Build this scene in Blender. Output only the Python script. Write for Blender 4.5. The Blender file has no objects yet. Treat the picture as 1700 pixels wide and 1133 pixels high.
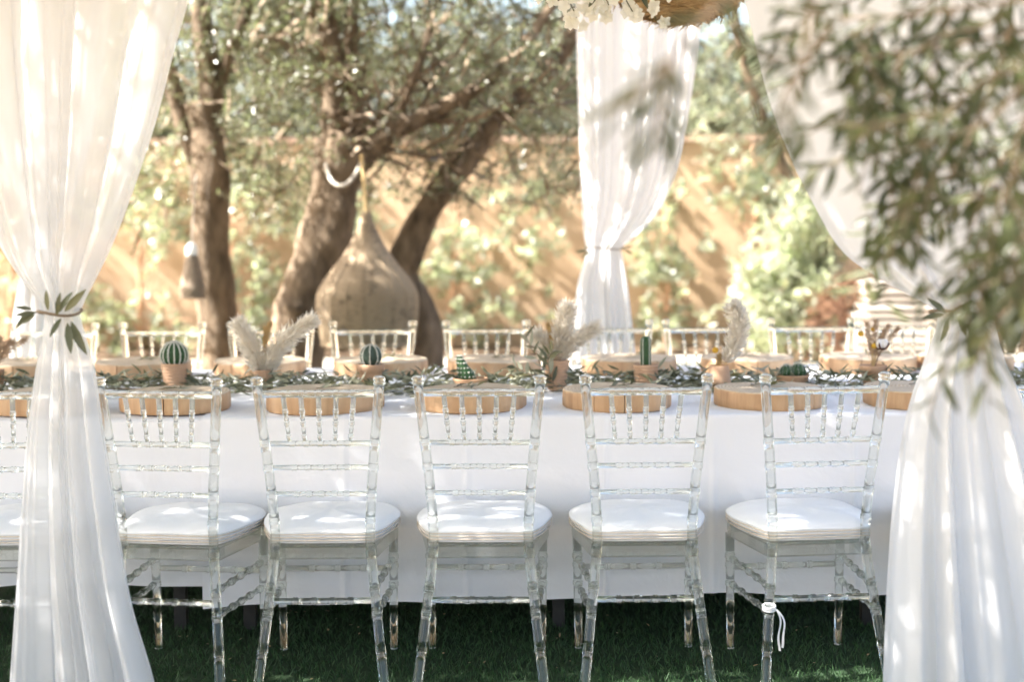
import bpy, math, random
import numpy as np
from mathutils import Vector, Matrix, Euler

sc = bpy.context.scene
COL = sc.collection
R = math.radians
random.seed(7)
RNG = np.random.default_rng(11)

# ------------------------------------------------------------------ camera
CAM_Z, PITCH, ROLL, FPX = 1.54, 4.86, 0.40, 2450.0
cam_d = bpy.data.cameras.new('camera')
cam = bpy.data.objects.new('camera', cam_d)
COL.objects.link(cam)
cam.location = (0, 0, CAM_Z)
cam.rotation_euler = (R(90 - PITCH), R(ROLL), 0)
cam_d.sensor_width = 36
cam_d.lens = FPX / 1700 * 36
cam_d.clip_start = 0.05
cam_d.clip_end = 500
cam_d.dof.use_dof = True
cam_d.dof.focus_distance = 4.85
cam_d.dof.aperture_fstop = 1.5
cam_d.dof.aperture_blades = 9
sc.camera = cam

# ------------------------------------------------------------------ light
SUN_EL, SUN_AZ = 46.0, 256.0            # azimuth clockwise from +Y
TO_SUN = Vector((math.sin(R(SUN_AZ)) * math.cos(R(SUN_EL)), math.cos(R(SUN_AZ)) * math.cos(R(SUN_EL)), math.sin(R(SUN_EL))))
world = bpy.data.worlds.new('World')
sc.world = world
world.use_nodes = True
wn, wl = world.node_tree.nodes, world.node_tree.links
wn.clear()
sky = wn.new('ShaderNodeTexSky')
sky.sky_type = 'NISHITA'
sky.sun_disc = False
sky.sun_elevation = R(SUN_EL)
sky.sun_rotation = R(SUN_AZ)
sky.air_density = 1.0
sky.dust_density = 4.0
sky.ozone_density = 0.6
bg = wn.new('ShaderNodeBackground')
bg.inputs['Strength'].default_value = 0.075
wo = wn.new('ShaderNodeOutputWorld')
wl.new(sky.outputs['Color'], bg.inputs['Color'])
wl.new(bg.outputs['Background'], wo.inputs['Surface'])
sun_d = bpy.data.lights.new('sun', 'SUN')
sun_d.energy = 5.0
sun_d.angle = R(0.5)
sun_d.color = (1.0, 0.965, 0.915)
sun = bpy.data.objects.new('sun', sun_d)
COL.objects.link(sun)
sun.rotation_euler = (-TO_SUN).to_track_quat('-Z', 'Y').to_euler()
sun.location = (-6, -2, 8)
sc.view_settings.view_transform = 'Standard'
sc.view_settings.look = 'None'
sc.view_settings.gamma = 1
sc.view_settings.exposure = 2.98
sc.view_settings.use_curve_mapping = False
sc.render.film_transparent = False
cy = sc.cycles
cy.max_bounces = 14
cy.transmission_bounces = 12
cy.transparent_max_bounces = 16
cy.diffuse_bounces = 8
cy.glossy_bounces = 5
cy.use_denoising = True
cy.sample_clamp_indirect = 12

# ------------------------------------------------------------------ helpers
bpy.context.view_layer.update()
CM = cam.rotation_euler.to_matrix()


def ray(px, py):
    return CM @ Vector(((px - 850) / FPX, -(py - 566.5) / FPX, -1))


def P(px, py, y):
    """the point at distance y in front of the camera seen at pixel px, py of the photograph"""
    d = ray(px, py)
    return Vector((0, 0, CAM_Z)) + d * (y / d.y)


def PZ(px, py, z):
    d = ray(px, py)
    return Vector((0, 0, CAM_Z)) + d * ((z - CAM_Z) / d.z)


def tag(o, label=None, cat=None, group=None, kind=None):
    if label: o['label'] = label
    if cat: o['category'] = cat
    if group: o['group'] = group
    if kind: o['kind'] = kind
    return o


def link(o, parent=None):
    COL.objects.link(o)
    if parent is not None:
        o.parent = parent
    return o


def empty(name, loc=(0, 0, 0), rz=0.0):
    o = bpy.data.objects.new(name, None)
    o.empty_display_size = 0.05
    o.location = loc
    o.rotation_euler = (0, 0, rz)
    return link(o)


def copy_tree(o, parent=None):
    c = o.copy()
    COL.objects.link(c)
    c.parent = parent
    for ch in list(o.children):
        copy_tree(ch, c)
    return c


def inst(name, mesh, parent=None, loc=(0, 0, 0), rot=(0, 0, 0), scale=(1, 1, 1)):
    o = bpy.data.objects.new(name, mesh)
    o.location = loc
    o.rotation_euler = rot
    o.scale = scale
    return link(o, parent)


class MB:
    def __init__(self):
        self.v, self.f, self.mi = [], [], []

    def add(self, vs, fs, mi=0):
        n = len(self.v)
        self.v.extend([tuple(v) for v in vs])
        for f in fs:
            self.f.append(tuple(i + n for i in f))
            self.mi.append(mi)

    def box(self, c, s, rot=None, mi=0):
        hx, hy, hz = s[0] / 2, s[1] / 2, s[2] / 2
        vs = [Vector((x, y, z)) for x in (-hx, hx) for y in (-hy, hy) for z in (-hz, hz)]
        if rot is not None:
            vs = [rot @ v for v in vs]
        vs = [v + Vector(c) for v in vs]
        self.add(vs, [(0, 1, 3, 2), (4, 6, 7, 5), (0, 4, 5, 1), (2, 3, 7, 6), (0, 2, 6, 4), (1, 5, 7, 3)], mi)

    def tube(self, pts, radii, n=10, caps=True, jitter=0.0, mi=0, gnarl=0.0):
        pts = [Vector(p) for p in pts]
        if not hasattr(radii, '__len__'):
            radii = [radii] * len(pts)
        m = len(pts)
        base = len(self.v)
        up = None
        for i in range(m):
            a, b = pts[max(i - 1, 0)], pts[min(i + 1, m - 1)]
            t = (b - a)
            if t.length < 1e-9:
                t = Vector((0, 0, 1))
            t.normalize()
            if up is None:
                up = t.orthogonal().normalized()
            else:
                up = (up - t * up.dot(t))
                up = up.normalized() if up.length > 1e-6 else t.orthogonal().normalized()
            w = t.cross(up)
            for k in range(n):
                an = 2 * math.pi * k / n
                rr = radii[i] * (1 + (random.uniform(-jitter, jitter) if jitter else 0))
                if gnarl:
                    rr *= 1 + gnarl * (math.sin(3 * an + 0.13 * i + 1) + 0.6 * math.sin(5 * an - 0.21 * i) + 0.5 * math.sin(2 * an + 0.3 * i))
                self.v.append(tuple(pts[i] + (up * math.cos(an) + w * math.sin(an)) * rr))
        for i in range(m - 1):
            for k in range(n):
                k2 = (k + 1) % n
                self.f.append((base + i * n + k, base + i * n + k2, base + (i + 1) * n + k2, base + (i + 1) * n + k))
                self.mi.append(mi)
        if caps:
            self.f.append(tuple(base + k for k in reversed(range(n)))); self.mi.append(mi)
            self.f.append(tuple(base + (m - 1) * n + k for k in range(n))); self.mi.append(mi)

    def lathe(self, prof, n=24, mod=None, c=(0, 0, 0), mi=0, closed_ends=True):
        """prof: list of (r, z); mod(theta, i) scales the radius"""
        base = len(self.v)
        m = len(prof)
        for i, (r, z) in enumerate(prof):
            for k in range(n):
                an = 2 * math.pi * k / n
                rr = r * (mod(an, i) if mod else 1)
                self.v.append((c[0] + rr * math.cos(an), c[1] + rr * math.sin(an), c[2] + z))
        for i in range(m - 1):
            for k in range(n):
                k2 = (k + 1) % n
                self.f.append((base + i * n + k, base + i * n + k2, base + (i + 1) * n + k2, base + (i + 1) * n + k))
                self.mi.append(mi)
        if closed_ends:
            self.f.append(tuple(base + k for k in reversed(range(n)))); self.mi.append(mi)
            self.f.append(tuple(base + (m - 1) * n + k for k in range(n))); self.mi.append(mi)

    def mesh(self, name, mats, smooth=True):
        me = bpy.data.meshes.new(name)
        me.from_pydata(self.v, [], self.f)
        for m in (mats if isinstance(mats, (list, tuple)) else [mats]):
            me.materials.append(m)
        me.polygons.foreach_set('use_smooth', [smooth] * len(me.polygons))
        if any(self.mi):
            me.polygons.foreach_set('material_index', self.mi)
        me.update()
        return me

    def build(self, name, mats, parent=None, smooth=True, loc=(0, 0, 0), rot=(0, 0, 0)):
        return inst(name, self.mesh(name, mats, smooth), parent, loc, rot)


def smooth_path(pts, n=8):
    """Catmull-Rom through points (Vectors or tuples of any length)"""
    pts = [np.array(p, float) for p in pts]
    out = []
    for i in range(len(pts) - 1):
        p0, p1, p2, p3 = pts[max(i - 1, 0)], pts[i], pts[i + 1], pts[min(i + 2, len(pts) - 1)]
        for k in range(n):
            t = k / n
            out.append(0.5 * ((2 * p1) + (-p0 + p2) * t + (2 * p0 - 5 * p1 + 4 * p2 - p3) * t * t + (-p0 + 3 * p1 - 3 * p2 + p3) * t ** 3))
    out.append(pts[-1])
    return out


def sharp_edges(me, deg=35):
    try:
        me.set_sharp_from_angle(angle=R(deg))
    except Exception:
        pass


# ------------------------------------------------------------------ materials
def new_mat(name):
    m = bpy.data.materials.new(name)
    m.use_nodes = True
    nt = m.node_tree
    b = nt.nodes['Principled BSDF']
    return m, nt, b


def col4(c):
    return (c[0], c[1], c[2], 1)


def ramp(nt, fac, stops):
    r = nt.nodes.new('ShaderNodeValToRGB')
    while len(r.color_ramp.elements) > 1:
        r.color_ramp.elements.remove(r.color_ramp.elements[-1])
    r.color_ramp.elements[0].position = stops[0][0]
    r.color_ramp.elements[0].color = col4(stops[0][1])
    for p, c in stops[1:]:
        e = r.color_ramp.elements.new(p)
        e.color = col4(c)
    nt.links.new(fac, r.inputs['Fac'])
    return r.outputs['Color']


def noise(nt, scale, detail=4, rough=0.6, coords='Object', stretch=None, distortion=0.0):
    tc = nt.nodes.new('ShaderNodeTexCoord')
    n = nt.nodes.new('ShaderNodeTexNoise')
    n.inputs['Scale'].default_value = scale
    n.inputs['Detail'].default_value = detail
    n.inputs['Roughness'].default_value = rough
    n.inputs['Distortion'].default_value = distortion
    src = tc.outputs[coords]
    if stretch:
        mp = nt.nodes.new('ShaderNodeMapping')
        mp.inputs['Scale'].default_value = stretch
        nt.links.new(src, mp.inputs['Vector'])
        src = mp.outputs['Vector']
    nt.links.new(src, n.inputs['Vector'])
    return n.outputs['Fac']


def bump(nt, b, height, strength=0.3, dist=0.01):
    bp = nt.nodes.new('ShaderNodeBump')
    bp.inputs['Strength'].default_value = strength
    bp.inputs['Distance'].default_value = dist
    nt.links.new(height, bp.inputs['Height'])
    nt.links.new(bp.outputs['Normal'], b.inputs['Normal'])


def noisy_mat(name, c1, c2, scale=8, rough=0.8, bump_s=0.3, bump_scale=None, dist=0.01, stretch=None, spec=0.3, lo=0.3, hi=0.7):
    m, nt, b = new_mat(name)
    f = noise(nt, scale, 6, 0.6, stretch=stretch)
    nt.links.new(ramp(nt, f, [(lo, c1), (hi, c2)]), b.inputs['Base Color'])
    b.inputs['Roughness'].default_value = rough
    b.inputs['Specular IOR Level'].default_value = spec
    if bump_s:
        bump(nt, b, noise(nt, bump_scale or scale * 3, 6, 0.65, stretch=stretch), bump_s, dist)
    return m


def leaf_mat(name, top, under, transl=0.25, rough=0.42, spec=0.5, vary=0.35, thru=None):
    m, nt, b = new_mat(name)
    geo = nt.nodes.new('ShaderNodeNewGeometry')
    oi = nt.nodes.new('ShaderNodeObjectInfo')
    ad = nt.nodes.new('ShaderNodeMath'); ad.operation = 'ADD'
    nt.links.new(geo.outputs['Random Per Island'], ad.inputs[0])
    nt.links.new(oi.outputs['Random'], ad.inputs[1])
    fr = nt.nodes.new('ShaderNodeMath'); fr.operation = 'FRACT'
    nt.links.new(ad.outputs[0], fr.inputs[0])
    lo = [max(0.0, c * (1 - vary)) for c in top]
    hi = [c * (1 + vary) for c in top]
    ct = ramp(nt, fr.outputs[0], [(0, lo), (0.6, top), (1, [hi[0] * 1.15, hi[1], hi[2] * 0.8])])
    mx = nt.nodes.new('ShaderNodeMix'); mx.data_type = 'RGBA'
    nt.links.new(geo.outputs['Backfacing'], mx.inputs['Factor'])
    nt.links.new(ct, mx.inputs['A'])
    mx.inputs['B'].default_value = col4(under)
    nt.links.new(mx.outputs['Result'], b.inputs['Base Color'])
    b.inputs['Roughness'].default_value = rough
    b.inputs['Specular IOR Level'].default_value = spec
    tr = nt.nodes.new('ShaderNodeBsdfTranslucent')
    tr.inputs['Color'].default_value = col4(thru or (top[0] * 1.9, top[1] * 2.1, top[2] * 1.5))
    ms = nt.nodes.new('ShaderNodeMixShader')
    ms.inputs['Fac'].default_value = transl
    out = nt.nodes['Material Output']
    nt.links.new(b.outputs['BSDF'], ms.inputs[1])
    nt.links.new(tr.outputs['BSDF'], ms.inputs[2])
    nt.links.new(ms.outputs['Shader'], out.inputs['Surface'])
    return m


def cloth_mat(name, col, transl, transp, weave=900, wrinkle=0.0):
    m, nt, b = new_mat(name)
    b.inputs['Base Color'].default_value = col4(col)
    b.inputs['Roughness'].default_value = 0.85
    b.inputs['Specular IOR Level'].default_value = 0.15
    b.inputs['Sheen Weight'].default_value = 0.15
    out = nt.nodes['Material Output']
    sh = b.outputs['BSDF']
    if wrinkle:
        bump(nt, b, noise(nt, 5, 5, 0.55, distortion=0.6), wrinkle, 0.02)
    if transl:
        tr = nt.nodes.new('ShaderNodeBsdfTranslucent')
        tr.inputs['Color'].default_value = col4(col)
        ms = nt.nodes.new('ShaderNodeMixShader')
        ms.inputs['Fac'].default_value = transl
        nt.links.new(sh, ms.inputs[1]); nt.links.new(tr.outputs['BSDF'], ms.inputs[2])
        sh = ms.outputs['Shader']
    if transp:
        tp = nt.nodes.new('ShaderNodeBsdfTransparent')
        ms = nt.nodes.new('ShaderNodeMixShader')
        ms.inputs['Fac'].default_value = transp
        nt.links.new(sh, ms.inputs[1]); nt.links.new(tp.outputs['BSDF'], ms.inputs[2])
        sh = ms.outputs['Shader']
    nt.links.new(sh, out.inputs['Surface'])
    return m


def resin_mat():
    m, nt, b = new_mat('clear_resin')
    nt.nodes.remove(b)
    g = nt.nodes.new('ShaderNodeBsdfGlass')
    g.inputs['Color'].default_value = (0.972, 0.98, 0.966, 1)
    g.inputs['Roughness'].default_value = 0.03
    g.inputs['IOR'].default_value = 1.45
    t = nt.nodes.new('ShaderNodeBsdfTransparent')
    t.inputs['Color'].default_value = (0.955, 0.965, 0.95, 1)
    ms = nt.nodes.new('ShaderNodeMixShader')
    ms.inputs['Fac'].default_value = 0.38
    nt.links.new(g.outputs['BSDF'], ms.inputs[1]); nt.links.new(t.outputs['BSDF'], ms.inputs[2])
    nt.links.new(ms.outputs['Shader'], nt.nodes['Material Output'].inputs['Surface'])
    return m


def wood_top_mat():
    m, nt, b = new_mat('sawn_wood_face')
    tc = nt.nodes.new('ShaderNodeTexCoord')
    oi = nt.nodes.new('ShaderNodeObjectInfo')
    mp = nt.nodes.new('ShaderNodeMapping')
    cb = nt.nodes.new('ShaderNodeCombineXYZ')
    sc_ = nt.nodes.new('ShaderNodeMath'); sc_.operation = 'MULTIPLY_ADD'
    sc_.inputs[1].default_value = 0.06; sc_.inputs[2].default_value = -0.03
    nt.links.new(oi.outputs['Random'], sc_.inputs[0])
    nt.links.new(sc_.outputs[0], cb.inputs[0])
    nt.links.new(cb.outputs[0], mp.inputs['Location'])
    nt.links.new(tc.outputs['Object'], mp.inputs['Vector'])
    w = nt.nodes.new('ShaderNodeTexWave')
    w.wave_type = 'RINGS'; w.rings_direction = 'Z'
    w.inputs['Scale'].default_value = 22
    w.inputs['Distortion'].default_value = 3.5
    w.inputs['Detail'].default_value = 3
    w.inputs['Detail Scale'].default_value = 1.2
    nt.links.new(mp.outputs['Vector'], w.inputs['Vector'])
    c = ramp(nt, w.outputs['Fac'], [(0, (0.50, 0.37, 0.245)), (0.5, (0.61, 0.48, 0.34)), (1, (0.68, 0.57, 0.43))])
    f2 = noise(nt, 14, 5, 0.6)
    mx = nt.nodes.new('ShaderNodeMix'); mx.data_type = 'RGBA'; mx.blend_type = 'MULTIPLY'
    mx.inputs['Factor'].default_value = 0.6
    nt.links.new(c, mx.inputs['A'])
    nt.links.new(ramp(nt, f2, [(0.3, (0.72, 0.66, 0.6)), (0.65, (1, 1, 1))]), mx.inputs['B'])
    nt.links.new(mx.outputs['Result'], b.inputs['Base Color'])
    b.inputs['Roughness'].default_value = 0.75
    bump(nt, b, w.outputs['Fac'], 0.15, 0.002)
    return m


def wood_side_mat():
    m, nt, b = new_mat('debarked_wood_edge')
    f = noise(nt, 16, 6, 0.65, stretch=(1, 1, 0.12))
    f2 = noise(nt, 5, 3, 0.5)
    c1 = ramp(nt, f, [(0.3, (0.36, 0.21, 0.11)), (0.5, (0.52, 0.335, 0.185)), (0.72, (0.60, 0.42, 0.26))])
    mx = nt.nodes.new('ShaderNodeMix'); mx.data_type = 'RGBA'; mx.blend_type = 'MULTIPLY'
    mx.inputs['Factor'].default_value = 0.7
    nt.links.new(c1, mx.inputs['A'])
    nt.links.new(ramp(nt, f2, [(0.35, (0.75, 0.66, 0.6)), (0.6, (1, 1, 1))]), mx.inputs['B'])
    nt.links.new(mx.outputs['Result'], b.inputs['Base Color'])
    b.inputs['Roughness'].default_value = 0.6
    bump(nt, b, f, 0.7, 0.006)
    return m


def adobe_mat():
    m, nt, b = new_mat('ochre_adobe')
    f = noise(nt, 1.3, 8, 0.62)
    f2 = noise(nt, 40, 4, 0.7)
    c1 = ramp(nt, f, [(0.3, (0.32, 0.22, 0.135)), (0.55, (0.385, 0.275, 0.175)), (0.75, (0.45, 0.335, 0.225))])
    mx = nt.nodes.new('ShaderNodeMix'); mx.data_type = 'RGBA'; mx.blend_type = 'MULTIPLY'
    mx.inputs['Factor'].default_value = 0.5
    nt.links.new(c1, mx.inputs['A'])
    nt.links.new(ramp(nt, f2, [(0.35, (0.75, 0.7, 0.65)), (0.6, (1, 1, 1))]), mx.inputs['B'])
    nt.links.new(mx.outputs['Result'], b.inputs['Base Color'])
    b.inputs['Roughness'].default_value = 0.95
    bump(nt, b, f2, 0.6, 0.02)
    return m


def weave_mat(name, c1, c2, sx=60, sz=60):
    m, nt, b = new_mat(name)
    f = noise(nt, 30, 5, 0.7, stretch=(1, 1, 3))
    f2 = noise(nt, 5, 3, 0.6)
    mx = nt.nodes.new('ShaderNodeMath'); mx.operation = 'ADD'
    nt.links.new(f, mx.inputs[0]); nt.links.new(f2, mx.inputs[1])
    nt.links.new(ramp(nt, mx.outputs[0], [(0.75, c1), (1.2, c2)]), b.inputs['Base Color'])
    b.inputs['Roughness'].default_value = 0.75
    bump(nt, b, f, 0.7, 0.01)
    return m


M = {}
M['resin'] = resin_mat()
M['cushion'] = cloth_mat('white_cushion_fabric', (0.80, 0.805, 0.815), 0, 0, wrinkle=0.12)
M['piping'] = noisy_mat('beige_piping', (0.62, 0.52, 0.42), (0.74, 0.68, 0.60), 30, 0.85, 0.1)
M['tablecloth'] = cloth_mat('white_tablecloth_cotton', (0.79, 0.79, 0.82), 0, 0, wrinkle=0.22)
M['voile'] = cloth_mat('white_voile', (0.85, 0.853, 0.86), 0.5, 0.15)
M['muslin'] = cloth_mat('white_muslin', (0.85, 0.85, 0.855), 0.42, 0.04)
M['ribbon'] = cloth_mat('white_satin_ribbon', (0.85, 0.85, 0.86), 0.2, 0)
M['wood_top'] = wood_top_mat()
M['wood_side'] = wood_side_mat()
M['adobe'] = adobe_mat()
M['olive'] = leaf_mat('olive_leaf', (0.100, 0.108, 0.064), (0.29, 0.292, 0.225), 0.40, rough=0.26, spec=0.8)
M['olive_cut'] = leaf_mat('cut_olive_leaf', (0.105, 0.112, 0.062), (0.37, 0.365, 0.27), 0.15, vary=0.5)
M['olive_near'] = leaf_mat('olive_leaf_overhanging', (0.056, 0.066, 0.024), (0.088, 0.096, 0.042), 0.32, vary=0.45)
M['tree_leaf'] = leaf_mat('garden_tree_leaf', (0.060, 0.063, 0.034), (0.11, 0.11, 0.065), 0.25, vary=0.5)
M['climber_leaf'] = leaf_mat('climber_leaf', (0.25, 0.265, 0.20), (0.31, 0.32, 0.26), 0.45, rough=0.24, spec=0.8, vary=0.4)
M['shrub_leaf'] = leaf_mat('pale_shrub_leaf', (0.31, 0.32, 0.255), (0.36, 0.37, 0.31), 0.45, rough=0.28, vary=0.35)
M['dry_leaf'] = leaf_mat('dry_leaf', (0.20, 0.11, 0.045), (0.2, 0.13, 0.07), 0.2, vary=0.5)
M['bark'] = noisy_mat('olive_bark', (0.045, 0.031, 0.019), (0.23, 0.17, 0.115), 11, 0.95, 1.0, 22, 0.04, stretch=(1, 1, 0.35))
M['twig'] = noisy_mat('grey_twig', (0.16, 0.115, 0.075), (0.27, 0.21, 0.15), 20, 0.9, 0.3)
M['red_stem'] = noisy_mat('reddish_stem', (0.30, 0.17, 0.10), (0.42, 0.26, 0.16), 14, 0.9, 0.3)
M['terracotta'] = noisy_mat('pale_terracotta', (0.47, 0.29, 0.185), (0.56, 0.37, 0.245), 18, 0.85, 0.12, 120, 0.002)
M['terracotta_dark'] = noisy_mat('brown_terracotta', (0.36, 0.21, 0.12), (0.46, 0.285, 0.17), 18, 0.8, 0.12, 120, 0.002)
M['soil'] = noisy_mat('potting_soil', (0.05, 0.035, 0.025), (0.12, 0.085, 0.06), 60, 1.0, 0.6)
M['cactus'] = noisy_mat('cactus_green', (0.020, 0.060, 0.022), (0.045, 0.105, 0.040), 25, 0.5, 0.1)
M['cactus_grey'] = noisy_mat('cactus_blue_green', (0.035, 0.060, 0.045), (0.075, 0.105, 0.080), 25, 0.6, 0.1)
M['wool'] = noisy_mat('cactus_wool', (0.55, 0.54, 0.48), (0.75, 0.74, 0.68), 80, 0.95, 0.3)
M['plume'] = cloth_mat('pampas_plume', (0.95, 0.905, 0.82), 0.55, 0)
M['straw'] = noisy_mat('dry_straw', (0.48, 0.33, 0.15), (0.60, 0.45, 0.24), 30, 0.85, 0.1)
M['bunny'] = cloth_mat('bunny_tail_fluff', (0.55, 0.42, 0.30), 0.3, 0)
M['yellow'] = noisy_mat('billy_button_yellow', (0.55, 0.30, 0.03), (0.72, 0.46, 0.07), 60, 0.9, 0.6, 200, 0.004)
M['cotton'] = noisy_mat('cotton_boll', (0.74, 0.73, 0.72), (0.82, 0.82, 0.82), 60, 0.95, 0.4)
M['calyx'] = noisy_mat('dark_calyx', (0.055, 0.022, 0.018), (0.12, 0.05, 0.035), 40, 0.85, 0.2)
M['rattan'] = weave_mat('woven_rattan', (0.11, 0.08, 0.05), (0.35, 0.26, 0.165))
M['rattan_grey'] = weave_mat('weathered_rattan', (0.09, 0.065, 0.045), (0.24, 0.18, 0.125))
M['raffia'] = weave_mat('golden_raffia', (0.34, 0.20, 0.08), (0.58, 0.40, 0.19))
M['white_paint'] = noisy_mat('white_painted_metal', (0.74, 0.74, 0.72), (0.82, 0.82, 0.80), 10, 0.5, 0.05)
M['hose'] = noisy_mat('pale_plastic_tube', (0.40, 0.36, 0.30), (0.50, 0.46, 0.40), 10, 0.4, 0.0)
M['petal'] = cloth_mat('white_orchid_petal', (0.84, 0.83, 0.76), 0.35, 0)
M['timber'] = noisy_mat('stained_timber', (0.18, 0.11, 0.06), (0.28, 0.18, 0.10), 12, 0.7, 0.3, stretch=(1, 1, 0.2))
M['dark_metal'] = noisy_mat('dark_table_metal', (0.02, 0.02, 0.02), (0.035, 0.033, 0.03), 20, 0.5, 0.05)
M['brick'] = noisy_mat('red_brick', (0.30, 0.155, 0.095), (0.44, 0.27, 0.185), 5, 0.9, 0.3, 40)
M['coping'] = noisy_mat('weathered_coping_brick', (0.27, 0.18, 0.13), (0.36, 0.26, 0.19), 5, 0.9, 0.3, 40)
M['board'] = noisy_mat('pale_board', (0.42, 0.37, 0.31), (0.62, 0.58, 0.52), 9, 0.8, 0.2, stretch=(0.1, 1, 1))
M['stone'] = noisy_mat('peach_stone', (0.50, 0.31, 0.20), (0.62, 0.44, 0.31), 9, 0.8, 0.2)
M['turf'] = noisy_mat('dark_turf', (0.010, 0.026, 0.010), (0.024, 0.050, 0.018), 60, 0.95, 0.5, 200, 0.01)
M['grass'] = leaf_mat('artificial_grass', (0.030, 0.078, 0.028), (0.034, 0.078, 0.028), 0.1, rough=0.5, spec=0.3, vary=0.55)
M['earth'] = noisy_mat('pale_dusty_earth', (0.30, 0.215, 0.14), (0.46, 0.36, 0.255), 3, 0.95, 0.4, 30, 0.02)
M['bed'] = noisy_mat('dark_planting_soil', (0.06, 0.038, 0.022), (0.15, 0.10, 0.06), 6, 1.0, 0.6, 40, 0.03)
M['paving'] = noisy_mat('pale_stone_paving', (0.46, 0.41, 0.34), (0.58, 0.53, 0.46), 4, 0.85, 0.2, 30, 0.01)

# ------------------------------------------------------------------ leaves
LEAF_SIMPLE = (np.array([(0, 0, 0), (0.42, 0.5, 0.12), (1, 0, -0.05), (0.42, -0.5, 0.12)], float), [(0, 2, 1), (0, 3, 2)])
LEAF_ROUND = (np.array([(0, 0, 0), (0.3, 0.42, 0.08), (0.68, 0.40, 0.05), (1, 0, -0.12), (0.68, -0.40, 0.05), (0.3, -0.42, 0.08)], float), [(0, 3, 2, 1), (0, 5, 4, 3)])
_st = [(0.0, 0.05), (0.16, 0.62), (0.42, 1.0), (0.70, 0.78), (0.90, 0.36), (1.0, 0.03)]
_lv, _lf = [], []
for _i, (_t, _w) in enumerate(_st):
    _z = 0.16 * _t - 0.26 * _t * _t
    _lv += [(_t, 0.5 * _w, _z + 0.10 * _w), (_t, 0, _z), (_t, -0.5 * _w, _z + 0.10 * _w)]
    if _i:
        _b = 3 * _i
        _lf += [(_b - 3, _b - 2, _b + 1, _b), (_b - 2, _b - 1, _b + 2, _b + 1)]
LEAF_FINE = (np.array(_lv, float), _lf)


def norm(a):
    return a / np.maximum(np.linalg.norm(a, axis=-1, keepdims=True), 1e-9)


def rand_dirs(n):
    return norm(RNG.normal(size=(n, 3)))


def leaf_frames(D, N):
    D = norm(D)
    S = np.cross(N, D)
    bad = np.linalg.norm(S, axis=1) < 1e-4
    S[bad] = np.cross(N[bad] + np.array([0.3, 0.5, 0.1]), D[bad])
    S = norm(S)
    U = np.cross(D, S)
    return D, S, U


def leaves_mesh(name, C, D, N, L, W, mat, tpl=LEAF_SIMPLE, smooth=True):
    tv, tf = tpl
    C, D, N = np.asarray(C, float), np.asarray(D, float), np.asarray(N, float)
    n = len(C)
    L = np.broadcast_to(np.asarray(L, float), (n,))
    W = np.broadcast_to(np.asarray(W, float), (n,))
    D, S, U = leaf_frames(D, N)
    k = len(tv)
    V = (C[:, None, :] + D[:, None, :] * (tv[None, :, 0:1] * L[:, None, None]) + S[:, None, :] * (tv[None, :, 1:2] * W[:, None, None])
         + U[:, None, :] * (tv[None, :, 2:3] * L[:, None, None] * 0.6))
    V = V.reshape(-1, 3)
    sizes = [len(f) for f in tf]
    flat = np.array([i for f in tf for i in f])
    loops = (flat[None, :] + (np.arange(n) * k)[:, None]).reshape(-1)
    tot = np.tile(np.array(sizes), n)
    start = np.concatenate(([0], np.cumsum(tot)[:-1]))
    me = bpy.data.meshes.new(name)
    me.vertices.add(len(V)); me.vertices.foreach_set('co', V.astype(np.float32).ravel())
    me.loops.add(len(loops)); me.loops.foreach_set('vertex_index', loops.astype(np.int32))
    me.polygons.add(len(tot)); me.polygons.foreach_set('loop_start', start.astype(np.int32))
    try:
        me.polygons.foreach_set('loop_total', tot.astype(np.int32))
    except Exception:
        pass
    me.polygons.foreach_set('use_smooth', [smooth] * len(tot))
    me.materials.append(mat)
    me.update(calc_edges=True)
    me.validate()
    return me


def leaf_matrix(c, d, n, l, w):
    D, S, U = leaf_frames(np.array([d], float), np.array([n], float))
    m = Matrix(((D[0][0] * l, S[0][0] * w, U[0][0] * l * 0.6, c[0]), (D[0][1] * l, S[0][1] * w, U[0][1] * l * 0.6, c[1]),
                (D[0][2] * l, S[0][2] * w, U[0][2] * l * 0.6, c[2]), (0, 0, 0, 1)))
    return m


_leaf_unit = {}


def leaf_objects(parent, C, D, N, L, W, mat, name='leaf'):
    """each leaf a part of its own, all sharing one mesh; positions in the parent's space"""
    key = mat.name
    if key not in _leaf_unit:
        me = bpy.data.meshes.new('leaf')
        me.from_pydata([(v[0], v[1], v[2]) for v in LEAF_FINE[0]], [], LEAF_FINE[1])
        me.polygons.foreach_set('use_smooth', [True] * len(me.polygons))
        me.materials.append(mat)
        _leaf_unit[key] = me
    for c, d, n_, l, w in zip(C, D, N, L, W):
        o = bpy.data.objects.new(name, _leaf_unit[key])
        COL.objects.link(o)
        o.parent = parent
        o.matrix_local = leaf_matrix(c, d, n_, l, w)


# ------------------------------------------------------------------ ground, wall
EARTH_Y0, TURF_Y1, WALL_Y = -60, 9.6, 17.0


def sheet(name, x0, x1, y0, y1, z, mat, nx=1, ny=1, rough=0.0):
    v, f = [], []
    for j in range(ny + 1):
        for i in range(nx + 1):
            v.append((x0 + (x1 - x0) * i / nx, y0 + (y1 - y0) * j / ny, z + (random.uniform(-rough, rough) if rough else 0)))
    for j in range(ny):
        for i in range(nx):
            a = j * (nx + 1) + i
            f.append((a, a + 1, a + nx + 2, a + nx + 1))
    b = MB(); b.add(v, f)
    return tag(b.build(name, mat), kind='structure')


sheet('ground', -150, 150, -150, 250, -0.012, M['earth'])
sheet('lawn', -7, 7, 1.5, TURF_Y1, 0.0, M['turf'])
sheet('path', -3.2, 8.5, 13.6, 16.0, 0.0, M['paving'])
sheet('planting_bed', -9, 9, 16.1, WALL_Y - 0.01, 0.03, M['bed'], 60, 6, 0.025)

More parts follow.
